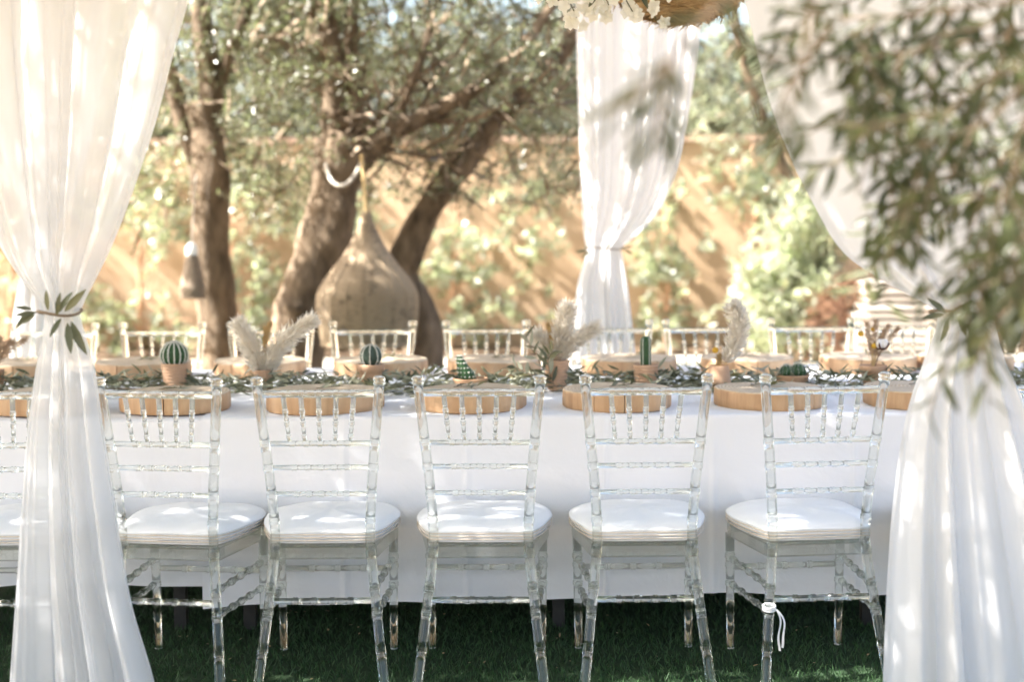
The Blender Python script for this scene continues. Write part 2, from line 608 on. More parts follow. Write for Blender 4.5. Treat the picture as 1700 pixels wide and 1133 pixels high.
# short blades on the lawn (what the camera can see of it)
n = 52000
bx_, by_ = RNG.uniform(-2.1, 2.1, n), RNG.uniform(4.1, 7.3, n)
C = np.stack([bx_, by_, np.full(n, 0.0)], 1)
D = norm(np.stack([RNG.normal(0, 0.55, n), RNG.normal(0, 0.55, n), np.ones(n)], 1))
me = leaves_mesh('grass', C, D, rand_dirs(n), RNG.uniform(0.018, 0.038, n), RNG.uniform(0.0022, 0.004, n), M['grass'])
tag(inst('grass', me), kind='stuff')
n = 130
C = np.stack([RNG.uniform(-1.6, 1.6, n), RNG.uniform(4.3, 6.0, n), np.full(n, 0.035)], 1)
me = leaves_mesh('fallen_leaves', C, norm(RNG.normal(size=(n, 3)) * [1, 1, 0.15]), np.tile([0.1, 0.1, 1.0], (n, 1)), RNG.uniform(0.006, 0.022, n), RNG.uniform(0.004, 0.010, n),
                 leaf_mat('dry_pale_fleck', (0.34, 0.25, 0.15), (0.4, 0.32, 0.22), 0.1), LEAF_ROUND)
tag(inst('fallen_leaves', me), kind='stuff')

# the adobe wall with its brick coping
wall = empty('adobe_wall', (0, WALL_Y, 0))
tag(wall, 'ochre adobe garden wall dappled with sun behind the trees', 'wall')
WALL_H = P(1190, 236, WALL_Y).z
w = MB()
nx, nz = 90, 14
vs, fs = [], []
for j in range(nz + 1):
    for i in range(nx + 1):
        vs.append((-9 + 18 * i / nx, random.uniform(-0.012, 0.012), WALL_H * j / nz))
for j in range(nz):
    for i in range(nx):
        a = j * (nx + 1) + i
        fs.append((a, a + 1, a + nx + 2, a + nx + 1))
w.add(vs, fs)
w.box((0, 0.22, WALL_H / 2 - 0.02), (18, 0.4, WALL_H - 0.03))
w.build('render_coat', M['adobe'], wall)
bm_ = MB(); bm_.box((0, 0, 0), (0.235, 0.46, 0.075))
brick_long = bm_.mesh('coping_brick', M['coping'], smooth=False)
for i in range(73):
    inst('coping_brick', brick_long, wall, (-8.9 + i * 0.247, 0.19 + random.uniform(-0.015, 0.015), WALL_H + 0.045), (0, random.uniform(-0.02, 0.02), random.uniform(-0.03, 0.03)))

# ------------------------------------------------------------------ gazebo frame that carries the drapes (above the frame)
gz = empty('gazebo_frame', (0, 6, 0))
tag(gz, 'timber gazebo frame above the long table carrying the white drapes', 'gazebo')
TOPZ = 2.78
for x in (-3.7, 3.7):
    for y in (-2.1, 2.45):
        b = MB(); b.box((x, y, TOPZ / 2), (0.09, 0.09, TOPZ)); b.build('post', M['timber'], gz, False)
for y in (-2.1, 2.45):
    b = MB(); b.box((0, y, TOPZ + 0.052), (7.7, 0.09, 0.10)); b.build('beam', M['timber'], gz, False)
for x in (-3.7, -1.2, 1.2, 3.7):
    b = MB(); b.box((x, 0.175, TOPZ + 0.145), (0.07, 4.8, 0.08)); b.build('cross_beam', M['timber'], gz, False)
b = MB(); b.box((0.2, -0.2, TOPZ + 0.225), (5.4, 0.06, 0.07)); b.build('ridge_beam', M['timber'], gz, False)


# ------------------------------------------------------------------ tables and cloths
TY0, TY1, TZ = 5.28, 6.98, 0.814
XS = PZ(343, 692, TZ).x


def table(x0, x1, label):
    t = empty('banquet_table', ((x0 + x1) / 2, (TY0 + TY1) / 2, 0))
    tag(t, label, 'table', 'trestle tables under the white cloths')
    hw = (x1 - x0) / 2
    hy = (TY1 - TY0) / 2
    b = MB(); b.box((0, 0, TZ - 0.02), (2 * hw - 0.03, 2 * hy - 0.03, 0.03)); b.build('tabletop', M['timber'], t, False)
    n_ = max(2, int(round(2 * hw / 1.15)) + 1)
    for i in range(n_):
        for sy in (-1, 1):
            x = -hw + 0.12 + (2 * hw - 0.24) * i / (n_ - 1)
            b = MB(); b.box((x, sy * (hy - 0.16), (TZ - 0.037) / 2), (0.045, 0.045, TZ - 0.037)); b.build('leg', M['dark_metal'], t, False)
    return t


table(-3.4, XS - 0.01, 'trestle table at the narrow end hidden under the shorter white cloth')
table(XS + 0.01, 2.6, 'long trestle table hidden under the longer white cloth')


def tablecloth(x0, x1, hem, label, seed, lift=0.0):
    rnd = random.Random(seed)
    ph = [rnd.uniform(0, 6.28) for _ in range(8)]
    prof = []          # (s along, y, z, drop fraction)
    y0, y1, z = TY0 - 0.006 - lift, TY1 + 0.006 + lift, TZ + 0.003 + lift
    nd = 26
    for i in range(nd):
        t = i / nd
        prof.append((y0 - 0.010, hem + (z - 0.016 - hem) * t, 1 - t, -1))
    for k in range(5):
        a = k / 5 * math.pi / 2
        prof.append((y0 - 0.010 + 0.014 * (1 - math.cos(a)), z - 0.014 + 0.014 * math.sin(a), 0, -1))
    for i in range(17):
        prof.append((y0 + 0.006 + (y1 - y0 - 0.012) * i / 16, z, 0, 0))
    for k in range(5):
        a = (k + 1) / 5 * math.pi / 2
        prof.append((y1 - 0.004 + 0.014 * math.sin(a), z - 0.014 * (1 - math.cos(a)), 0, 1))
    for i in range(nd):
        t = (i + 1) / nd
        prof.append((y1 + 0.010, z - 0.016 + (hem - z + 0.016) * t, t, 1))
    nx = int((x1 - x0) / 0.008)
    v, f = [], []
    creases = [x0 + 0.47 * k + rnd.uniform(-0.05, 0.05) for k in range(1, int((x1 - x0) / 0.47) + 1)]
    for i in range(nx + 1):
        x = x0 + (x1 - x0) * i / nx
        wv = 0.5 * math.sin(x * 3.1 + ph[0]) + 0.3 * math.sin(x * 7.3 + ph[1]) + 0.2 * math.sin(x * 13.7 + ph[2])
        hw = 0.016 * math.sin(x * 1.1 + ph[3]) + 0.008 * math.sin(x * 5.2 + ph[4]) + 0.004 * math.sin(x * 11 + ph[5])
        cr = sum(max(0.0, 1 - abs(x - c) / 0.016) for c in creases)
        for (y, zz, dr, side) in prof:
            out = dr * (0.028 + 0.034 * wv) + 0.007 * cr * (0.3 + dr) * (1 if side else 0)
            dz = hw * dr + 0.0015 * math.sin(x * 9 + y * 7 + ph[6]) * (1 - dr)
            if side == 0:
                dz += 0.0018 * cr
            hc = (0.006 * max(0.0, 1 - abs(zz - 0.47) / 0.03) - (0.003 if zz < hem + 0.03 else 0)) if side else 0
            v.append((x, y + side * (out + hc), zz + dz))
    m = len(prof)
    for i in range(nx):
        for j in range(m - 1):
            a = i * m + j
            f.append((a, a + m, a + m + 1, a + 1))
    b = MB(); b.add(v, f)
    o = b.build('tablecloth', M['tablecloth'])
    tag(o, label, 'tablecloth', 'white tablecloths')
    return o


tablecloth(-3.45, XS + 0.05, 0.205, 'shorter white tablecloth ending near the front curtain with its hem higher', 3)
tablecloth(XS, 2.65, 0.158, 'long white tablecloth hanging behind the row of clear chairs', 5, 0.006)

# ------------------------------------------------------------------ clear chairs
RINGP = [(-1.0, 0.0), (-0.85, 0.9), (-0.35, 1.0), (-0.1, 0.25), (0.1, 0.25), (0.35, 1.0), (0.85, 0.9), (1.0, 0.0)]


def turned(pts, r0, r1=None, rings=(), ring_w=0.009, ring_d=0.003, n=14, extra=()):
    """bamboo-turned bar along a polyline with raised rings; rings as fractions of the length"""
    r1 = r0 if r1 is None else r1
    pts = [Vector(p) for p in pts]
    seg = [0.0]
    for a, b in zip(pts, pts[1:]):
        seg.append(seg[-1] + (b - a).length)
    Ltot = seg[-1]

    def at(s):
        s = min(max(s, 0), Ltot)
        for i in range(len(pts) - 1):
            if s <= seg[i + 1] + 1e-9:
                return pts[i].lerp(pts[i + 1], (s - seg[i]) / max(seg[i + 1] - seg[i], 1e-9))
        return pts[-1]
    st = [(s, 0.0) for s in np.linspace(0, Ltot, max(2, len(pts) * 2))] + [(s, 0.0) for s in seg]
    for rg in rings:
        s0 = rg * Ltot
        st = [q for q in st if abs(q[0] - s0) > ring_w * 1.3]
        st += [(s0 + a * ring_w, d * ring_d) for a, d in RINGP]
    st += [(e * Ltot, d) for e, d in extra]
    st = sorted((min(max(s, 0), Ltot), d) for s, d in st)
    cl = []
    for s, d in st:
        if cl and abs(s - cl[-1][0]) < 1e-5:
            continue
        cl.append((s, d))
    b = MB()
    b.tube([at(s) for s, d in cl], [r0 + (r1 - r0) * s / Ltot + d for s, d in cl], n)
    return b


T_TOP, SEAT_Z = 1.0, 0.465
POST = [(0.208, -0.115, 0.0), (0.180, -0.050, 0.235), (0.158, -0.005, 0.43), (0.154, 0.0, 0.50), (0.164, -0.012, 0.66), (0.179, -0.030, 0.82), (0.197, -0.050, T_TOP)]


def post_at(z, s):
    for a, b in zip(POST, POST[1:]):
        if z <= b[2]:
            t = (z - a[2]) / (b[2] - a[2])
            return Vector((s * (a[0] + (b[0] - a[0]) * t), a[1] + (b[1] - a[1]) * t, z))
    return Vector((s * POST[-1][0], POST[-1][1], z))


RAILS = [(0.972, 0.0125), (0.807, 0.0092), (0.727, 0.0085), (0.638, 0.0085)]


def rounded_outline(hw_front, hw_rear, y_rear, y_front, rad_f, rad_r, n=8):
    pts = []
    cs = [((hw_front - rad_f), y_front - rad_f, 0, rad_f), (-(hw_front - rad_f), y_front - rad_f, 90, rad_f),
          (-(hw_rear - rad_r), y_rear + rad_r, 180, rad_r), ((hw_rear - rad_r), y_rear + rad_r, 270, rad_r)]
    for cx, cy_, a0, r in cs:
        for k in range(n + 1):
            a = R(a0 + 90 * k / n)
            pts.append((cx + r * math.cos(a), cy_ + r * math.sin(a)))
    return pts


def make_chair():
    root = empty('clear_chair')
    for s in (-1, 1):
        L = [post_at(z, s) for z in np.linspace(0.004, T_TOP, 16)]
        fr = [0.135, 0.248, 0.325, 0.445, 0.548] + [0.0 + (z / T_TOP) for z, r in RAILS[1:]]
        turned(L, 0.0165, 0.0165, fr, 0.008, 0.0024).build('rear_post', M['resin'], root)
        top = post_at(T_TOP, s)
        b = MB(); b.lathe([(0.0165, 0.0008), (0.020, 0.002), (0.0205, 0.009), (0.017, 0.0125), (0.0205, 0.016), (0.0195, 0.024), (0.013, 0.029), (0.004, 0.031)], 14, c=top - Vector((0, 0, 0.022)))
        b.v = [(x, y, z + 0.022) for x, y, z in b.v]
        b.build('finial', M['resin'], root)
    for i, (z, r) in enumerate(RAILS):
        a, c = post_at(z, -1), post_at(z, 1)
        dx = Vector((0.0165, 0, 0))
        ln = c.x - a.x
        rg = [] if i == 0 else [0.22, 0.36, 0.5, 0.64, 0.78]
        turned([a + dx, c - dx], r, r, rg if i else [0.19, 0.345, 0.5, 0.655, 0.81], 0.008 if i else 0.006, 0.0021 if i else 0.0010).build('top_rail' if i == 0 else 'back_rail', M['resin'], root)
    za, zb = RAILS[1][0], RAILS[0][0]
    for k in range(5):
        t = (-0.62 + 0.31 * k)
        pa, pb = post_at(za, 1), post_at(zb, 1)
        p0 = Vector((t * 0.90 * pa.x, pa.y, za + 0.0094)); p1 = Vector((t * 0.94 * pb.x, pb.y, zb - 0.0126))
        turned([p0, p1], 0.0066, 0.0085, [0.10, 0.40, 0.68], 0.006, 0.0024, 12).build('spindle', M['resin'], root)
    # seat frame
    out = rounded_outline(0.222, 0.176, -0.012, 0.425, 0.10, 0.02)
    inn = rounded_outline(0.192, 0.146, 0.016, 0.395, 0.075, 0.012)
    b = MB()
    m = len(out)
    z0, z1 = SEAT_Z - 0.044, SEAT_Z
    v = [(x, y, z0) for x, y in out] + [(x, y, z1) for x, y in out] + [(x, y, z1) for x, y in inn] + [(x, y, z0) for x, y in inn]
    f = []
    for i in range(m):
        j = (i + 1) % m
        for q in range(4):
            q2 = (q + 1) % 4
            f.append((q * m + i, q * m + j, q2 * m + j, q2 * m + i))
    b.add(v, f)
    fr = b.build('seat_frame', M['resin'], root)
    sharp_edges(fr.data)
    b = MB()
    v = [(x, y, z1 - 0.012) for x, y in inn] + [(x, y, z1 - 0.004) for x, y in inn]
    v = [(x * 0.994, 0.2 + (y - 0.2) * 0.994, z) for x, y, z in v]
    f = [tuple(reversed(range(m))), tuple(range(m, 2 * m))] + [(i, (i + 1) % m, m + (i + 1) % m, m + i) for i in range(m)]
    b.add(v, f)
    sharp_edges(b.build('seat_plate', M['resin'], root).data)
    # front legs
    for s in (-1, 1):
        lg = turned([(s * 0.196, 0.385, 0.006), (s * 0.200, 0.385, z0 - 0.002)], 0.0135, 0.0165, [0.56, 0.72, 0.80], 0.008, 0.003).build('front_leg', M['resin'], root)
        b = MB(); b.lathe([(0.010, 0.0), (0.0128, 0.002), (0.0128, 0.005)], 12, c=(s * 0.196, 0.385, 0.0)); b.build('foot_cap', M['white_paint'], lg)
    # stretchers
    for s in (-1, 1):
        for zr, zf in ((0.325, 0.330), (0.248, 0.238)):
            a = post_at(zr, s)
            c = Vector((s * 0.199, 0.385, zf))
            d = (c - a).normalized()
            turned([a + d * 0.0165, c - d * 0.0165], 0.0095, 0.0095, [0.06, 0.30, 0.50, 0.70, 0.94], 0.008, 0.004).build('side_stretcher', M['resin'], root)
    turned([(-0.182, 0.385, 0.295), (0.182, 0.385, 0.295)], 0.0105, 0.0105, [0.25, 0.5, 0.75], 0.008, 0.003).build('front_stretcher', M['resin'], root)
    a, c = post_at(0.288, -1), post_at(0.288, 1)
    dx = Vector((0.0165, 0, 0))
    turned([a + dx, c - dx], 0.0105, 0.0105, [0.22, 0.41, 0.60, 0.79], 0.008, 0.003).build('rear_stretcher', M['resin'], root)
    return root


def make_cushion():
    """pad with a crowned top, tall pleated border and piping; origin on the seat"""
    b = MB()
    prof = []                               # (inset, z, ripple)
    H = 0.050
    for k in range(13):
        t = k / 12
        z = 0.002 + (H - 0.014) * t
        prof.append((0.006 * abs(math.sin(t * math.pi * 5.0)) + (0.014 * (1 - t) ** 2), z))
    prof += [(0.003, H - 0.007), (0.010, H + 0.001), (0.024, H + 0.009), (0.05, H + 0.017), (0.09, H + 0.023), (0.14, H + 0.026), (0.19, H + 0.027)]
    half = [(0.0, 0.0), (0.10, 0.001), (0.150, 0.006), (0.180, 0.030), (0.204, 0.10), (0.227, 0.20), (0.234, 0.28), (0.222, 0.36), (0.180, 0.422), (0.10, 0.448), (0.0, 0.454)]
    hp = [tuple(q) for q in smooth_path(half, 4)]
    out = hp[:-1] + [(-x, y) for x, y in reversed(hp[1:])]
    m = len(out)
    cx, cy_ = 0.0, 0.22
    v = []
    rnd = random.Random(4)
    for ins, z in prof:
        for (x, y) in out:
            d = math.hypot(x - cx, y - cy_)
            k = max(0.0, 1 - ins / 0.205) if ins < 0.2 else 0.03
            k = max(k, 0.02)
            wob = 0.0018 * math.sin(x * 23 + z * 60) + 0.0015 * math.sin(y * 31 + x * 9)
            v.append((cx + (x - cx) * k, cy_ + (y - cy_) * k, z + wob * (1 if z > 0.01 else 0)))
    f = []
    for i in range(len(prof) - 1):
        for k in range(m):
            k2 = (k + 1) % m
            f.append((i * m + k, i * m + k2, (i + 1) * m + k2, (i + 1) * m + k))
    f.append(tuple(reversed(range(m))))
    f.append(tuple((len(prof) - 1) * m + k for k in range(m)))
    b.add(v, f)
    o = b.build('seat_cushion', M['cushion'])
    for zz in (0.014, 0.024, 0.034):
        p = MB()
        pts = [(cx + (x - cx) * 0.992, cy_ + (y - cy_) * 0.992, zz) for x, y in out]
        p.tube(pts + pts[:1], 0.0022, 6, False)
        p.build('piping', M['piping'], o)
    return o


chair0, cush0 = make_chair(), make_cushion()
_first = [True]
NEAR_Y, FAR_Y = 4.77, 7.20


def place_chair(px, Y, rz, label, clabel, group, cgroup):
    first = _first[0]
    _first[0] = False
    c = chair0 if first else copy_tree(chair0)
    k = cush0 if first else copy_tree(cush0)
    off = Matrix.Rotation(rz, 3, 'Z') @ Vector((0, -0.05, 0))
    top = P(px, 640, Y + off.y)
    c.location = (top.x - off.x, Y, 0)
    c.rotation_euler = (0, 0, rz)
    k.location = (c.location.x, Y, SEAT_Z + 0.001)
    k.rotation_euler = (0, 0, rz)
    tag(c, label, 'chair', group)
    tag(k, clabel, 'cushion', cgroup)
    return c


GN, GF = 'clear resin chairs along the near side of the table', 'clear resin chairs along the far side of the table'
CN, CF = 'white seat pads on the near chairs', 'white seat pads on the far chairs'
near = [(-10, 0, 'clear resin chair cut by the picture edge beyond the left front curtain', 'white seat pad peeking out on the outer side of the left curtain'),
        (262, -8, 'clear resin chair half hidden by the left front curtain, turned inwards', 'white seat pad half hidden by the left front curtain'),
        (528, 0, 'clear resin chair whose back frames the slab with the dark split', 'white seat pad of the chair in front of the dark split slab'),
        (795, -1.5, 'clear resin chair in the middle, in front of the leaning cactus bowl', 'white seat pad with a bright sun streak on the middle chair'),
        (1073, 0.8, 'clear resin chair in front of the tall column cactus pot', 'white seat pad of the chair in front of the column cactus'),
        (1370, 5.8, 'clear resin chair with a white ribbon tied round its leg', 'white seat pad of the chair with the ribbon on its leg'),
        (1668, 2, 'clear resin chair almost covered by the right front curtain', 'white seat pad almost covered by the right front curtain')]
for px, rz, lb, cl in near:
    last = place_chair(px, NEAR_Y, R(rz), lb, cl, GN, CN)
    if px == 1370:
        ribbon_chair = last
far = [(95, 'far side clear chair seen beside the waist of the left front curtain', 'beside the left curtain waist'),
       (273, 'far side clear chair behind the striped ball cactus in the ribbed pot', 'behind the striped ball cactus'),
       (452, 'far side clear chair behind the twin white pampas plumes', 'behind the twin pampas plumes'),
       (620, 'far side clear chair in front of the onion shaped rattan shade', 'in front of the onion shaped shade'),
       (808, 'far side clear chair behind the leaning spotted cactus bowl', 'behind the leaning cactus bowl'),
       (1012, 'far side clear chair in front of the tied back curtain', 'in front of the tied back curtain'),
       (1172, 'far side clear chair behind the single curved pampas plume', 'behind the single curved plume'),
       (1345, 'far side clear chair behind the bowl of two round cacti', 'behind the bowl of two cacti'),
       (1478, 'far side clear chair behind the pot of dried cotton and bunny tails', 'behind the pot of dried flowers'),
       (1650, 'far side clear chair seen past the outer edge of the right curtain', 'past the right curtain')]
for px, lb, cl in far:
    place_chair(px, FAR_Y + random.uniform(-0.02, 0.02), math.pi + R(random.uniform(-1.5, 1.5)), lb, 'white seat pad of the far chair ' + cl, GF, CF)

# the ribbon on one near chair's leg
rc = ribbon_chair.matrix_basis
rb = empty('tied_ribbon')
tag(rb, 'white ribbon tied round the rear leg of a clear chair', 'ribbon')
lp = rc @ post_at(0.262, -1)
b = MB()
for k in range(3):
    pts = [lp + Vector((0.0205 * math.cos(a), 0.0205 * math.sin(a), 0.006 * k - 0.006 + 0.003 * math.sin(a))) for a in np.linspace(0, 2 * math.pi, 20)]
    b.tube(pts, 0.0026, 6, False)
b.build('knot_band', M['ribbon'], rb)
for dx, ln in ((0.012, 0.135), (0.028, 0.125)):
    v, f = [], []
    for i in range(12):
        t = i / 11
        x = lp.x + 0.020 + dx * math.sin(t * 2.6) + 0.006 * math.sin(t * 7)
        for q in (-1, 1):
            v.append((x + q * 0.0034, lp.y - 0.020 - 0.01 * t + q * 0.003 * math.sin(t * 5), lp.z - t * ln))
    for i in range(11):
        f.append((2 * i, 2 * i + 1, 2 * i + 3, 2 * i + 2))
    b = MB(); b.add(v, f); b.build('ribbon_end', M['ribbon'], rb)

# ------------------------------------------------------------------ wood slabs
CLOTH_Z = TZ + 0.0105


def wood_slab(px, Y, dia, label, group, seed, cracks=(), h=0.066):
    rnd = random.Random(seed)
    ph = [rnd.uniform(0, 6.28) for _ in range(6)]
    n_ = 96
    b = MB()

    def rad(a):
        r = 1 + 0.022 * math.sin(2 * a + ph[0]) + 0.018 * math.sin(3 * a + ph[1]) + 0.010 * math.sin(7 * a + ph[2]) + 0.005 * math.sin(19 * a + ph[3]) + 0.003 * math.sin(31 * a + ph[4])
        for (ca, cw, cd) in cracks:
            d = (a - ca + math.pi) % (2 * math.pi) - math.pi
            r -= cd * max(0.0, 1 - abs(d) / cw)
        return r
    angs = sorted(set([2 * math.pi * k / n_ for k in range(n_)] + [ca % (2 * math.pi) + q * cw for ca, cw, cd in cracks for q in (-1, -0.5, 0, 0.5, 1)]))
    prof = [(0.985, 0.0), (1.0, 0.004), (1.004, h * 0.4), (0.998, h * 0.75), (0.994, h - 0.004), (0.978, h), (0.6, h), (0.25, h), (0.01, h)]
    r0 = dia / 2
    m = len(angs)
    v, f, mi = [], [], []
    for i, (k, z) in enumerate(prof):
        for a in angs:
            rr = rad(a) if i < 6 else (rad(a) if k > 0.5 else 1)
            v.append((r0 * k * rr * math.cos(a), r0 * k * rr * math.sin(a), z + 0.0012 * math.sin(3 * a + ph[4]) * (i > 3)))
    for i in range(len(prof) - 1):
        for q in range(m):
            q2 = (q + 1) % m
            f.append((i * m + q, i * m + q2, (i + 1) * m + q2, (i + 1) * m + q))
            mi.append(0 if i < 4 else 1)
    f.append(tuple(reversed(range(m)))); mi.append(0)
    f.append(tuple((len(prof) - 1) * m + q for q in range(m))); mi.append(1)
    b.v, b.f, b.mi = v, f, mi
    p = P(px, 660, Y)
    o = b.build('wood_slab', [M['wood_side'], M['wood_top']], None, True, (p.x, Y, CLOTH_Z), (0, 0, 0))
    sharp_edges(o.data, 40)
    return tag(o, label, 'wood slab', group)


def sprig_leaves(stem_pts, n_, L, W, up, rnd, spread=0.9):
    Cs, Ds, Ns, Ls, Ws = [], [], [], [], []
    stem_pts = [Vector(p) for p in stem_pts]
    for i in range(n_):
        t = (i + 0.6) / n_ * (len(stem_pts) - 1)
        k = min(int(t), len(stem_pts) - 2)
        p = stem_pts[k].lerp(stem_pts[k + 1], t - k)
        d = (stem_pts[k + 1] - stem_pts[k]).normalized()
        side = d.cross(Vector(up))
        side = side.normalized() if side.length > 1e-3 else d.orthogonal().normalized()
        s = 1 if i % 2 else -1
        dd = d * rnd.uniform(0.4, 0.9) + side * s * spread * rnd.uniform(0.5, 1.1) + Vector(up) * rnd.uniform(-0.2, 0.45)
        nn = Vector(up) * rnd.uniform(0.5, 1.2) + Vector((rnd.uniform(-.6, .6), rnd.uniform(-.6, .6), rnd.uniform(-.4, .6)))
        if rnd.random() < 0.3:
            nn = -nn
        Cs.append(tuple(p)); Ds.append(tuple(dd)); Ns.append(tuple(nn))
        Ls.append(L * rnd.uniform(0.75, 1.2)); Ws.append(W * rnd.uniform(0.8, 1.15))
    return Cs, Ds, Ns, Ls, Ws


def olive_sprig(loc, ang, ln, n_, label, group, seed, lift=0.012):
    rnd = random.Random(seed)
    o = empty('olive_sprig', loc, ang)
    tag(o, label, 'olive sprig', group)
    pts = [(-ln / 2, 0, 0.004), (-ln / 6, 0.01, 0.006), (ln / 6, 0.005, 0.008), (ln / 2, -0.012, lift)]
    b = MB(); b.tube(pts, [0.0016, 0.0014, 0.0012, 0.0008], 6); b.build('twig', M['twig'], o)
    C, D, N, L, W = sprig_leaves(pts, n_, 0.052, 0.0125, (0, 0, 1), rnd, 0.7)
    D = [(d[0], d[1], max(d[2], -0.02)) for d in D]
    leaf_objects(o, C, D, N, L, W, M['olive_cut'])
    return o


NY, FY = 5.51, 6.72
GSN, GSF = 'wood slabs along the near table edge', 'wood slabs along the far table edge'
GO = 'olive sprigs laid on the wood slabs'
FRONT = -math.pi / 2
near_slabs = [(80, 'near side wood slab mostly hidden by the left front curtain', [], 0.41),
              (293, 'near side wood slab with one thin dark crack beside the left curtain', [(FRONT - 0.02, 0.012, 0.30)], 0.40),
              (538, 'near side wood slab with a wide reddish split in its edge', [(FRONT + 0.33, 0.055, 0.035)], 0.44),
              (783, 'near side wood slab with an unbroken edge behind the middle chair', [], 0.415),
              (1025, 'near side wood slab with a few fine checks before the column cactus', [(FRONT - 0.5, 0.008, 0.12), (FRONT + 0.05, 0.007, 0.10)], 0.415),
              (1278, 'near side slab with olive bundle before two round cacti', [(FRONT + 0.75, 0.008, 0.10)], 0.40),
              (1524, 'near side wood slab with a knot beside the right front curtain', [(FRONT - 0.35, 0.007, 0.10)], 0.41)]
for i, (px, lb, cr, dia) in enumerate(near_slabs):
    o = wood_slab(px, NY, dia, lb, GSN, 20 + i, cr)
    loc = (o.location.x + 0.02 * (-1) ** i, NY + 0.02, CLOTH_Z + 0.068)
    olive_sprig(loc, R(random.uniform(-25, 25)), 0.10, 7 if px != 1278 else 13, 'olive sprig on the ' + lb.replace('near side ', 'near '), GO, 50 + i)
far_slabs = [(35, 'far side wood slab at the picture edge beyond the left curtain'), (238, 'far side wood slab behind the striped ball cactus'),
             (432, 'far side wood slab behind the twin pampas plumes'), (634, 'far side wood slab behind the grey green ball cactus'),
             (822, 'far side wood slab behind the leaning cactus bowl'), (1044, 'far side wood slab in front of the tied back curtain'),
             (1238, 'far side wood slab behind the single curved plume'), (1438, 'far side wood slab behind the dried flower pot'),
             (1600, 'far side wood slab covered by the right curtain')]
for i, (px, lb) in enumerate(far_slabs):
    o = wood_slab(px, FY, 0.425, lb, GSF, 40 + i, [(FRONT + random.uniform(-0.8, 0.8), 0.01, 0.08)])
    loc = (o.location.x + 0.03, FY - 0.02, CLOTH_Z + 0.068)
    olive_sprig(loc, R(random.uniform(-25, 25)), 0.10, 6, 'olive sprig on the ' + lb.replace('far side ', 'far '), GO, 80 + i)

# ------------------------------------------------------------------ olive garland
gar = empty('olive_garland', (0, 6.02, CLOTH_Z))
tag(gar, 'grey green olive leaf garland running down the middle of the table', 'garland')
gx = np.linspace(-2.6, 2.4, 60)
b = MB()
for off in (-0.05, 0.04):
    b.tube([(x, off + 0.03 * math.sin(x * 4 + off * 50), 0.018 + 0.008 * math.sin(x * 7)) for x in gx], 0.003, 6)
b.build('stem', M['twig'], gar)
n = 3600
cx_ = RNG.uniform(-2.6, 2.4, n)
cyv = RNG.normal(0, 0.085, n)
cyv += 0.045 * np.sin(cx_ * 3.3) + 0.02 * np.sin(cx_ * 8)
hgt = np.maximum(0.006, 0.085 * np.exp(-(cyv / 0.13) ** 2) * RNG.uniform(0.1, 1.0, n))
C = np.stack([cx_, cyv, hgt], 1)
ddir = np.where(RNG.uniform(size=n) < 0.5, 1, -1)
D = norm(np.stack([ddir * RNG.uniform(0.3, 1.0, n), RNG.normal(0, 0.6, n), RNG.normal(0.10, 0.33, n)], 1))
D[:, 2] = np.where(hgt < 0.02, np.abs(D[:, 2]) * 0.4, D[:, 2])
N = norm(np.stack([RNG.normal(0, 0.6, n), RNG.normal(-0.2, 0.6, n), RNG.normal(0.6, 0.7, n)], 1)) * np.where(RNG.uniform(size=n) < 0.42, -1, 1)[:, None]
L = RNG.uniform(0.038, 0.072, n); W = L * RNG.uniform(0.17, 0.25, n)
order = np.argsort(cyv - 3 * hgt + (np.abs(cx_) > 2.0) * 5)
pick, rest = order[:300], order[300:]
leaf_objects(gar, C[pick], D[pick], N[pick], L[pick], W[pick], M['olive_cut'])
o = inst('foliage', leaves_mesh('foliage', C[rest], D[rest], N[rest], L[rest], W[rest], M['olive_cut'], LEAF_FINE), gar)
o['kind'] = 'stuff'

# ------------------------------------------------------------------ pots and their plants
PY = 6.02


def pot_prof(rb, rt, h, ribs=0, rim=0.0, rim_h=0.0, wall_t=0.006, rib_d=0.0022):
    pr = [(rb * 0.5, 0.0), (rb * 0.96, 0.0), (rb, 0.003)]
    m = ribs * 6 if ribs else 8
    for i in range(1, m):
        t = i / m
        z = t * (h - rim_h)
        r = rb + (rt - rb) * z / h
        if ribs:
            r += rib_d * abs(math.sin(math.pi * t * ribs))
        pr.append((r, z))
    if rim:
        pr += [(rt - 0.001, h - rim_h), (rt + rim, h - rim_h + 0.002), (rt + rim, h - 0.002)]
        re = rt + rim
    else:
        re = rt
    pr += [(re, h - 0.001), (re - wall_t * 0.4, h + 0.001), (re - wall_t, h - 0.002), (re - wall_t - 0.003, h - 0.014)]
    return pr


def potted(name, px, label, cat, prof, mat, Y=PY, soil=True, n=40):
    p = P(px, 620, Y)
    o = empty(name, (p.x, Y, CLOTH_Z + 0.004))
    tag(o, label, cat)
    b = MB(); b.lathe(prof, n); b.build('pot', mat, o)
    if soil:
        r, z = prof[-1]
        s = MB(); s.lathe([(r * 0.99, z - 0.004), (r * 0.99, z + 0.001), (r * 0.6, z + 0.005), (0.002, z + 0.007)], 20); s.build('soil', M['soil'], o)
    return o


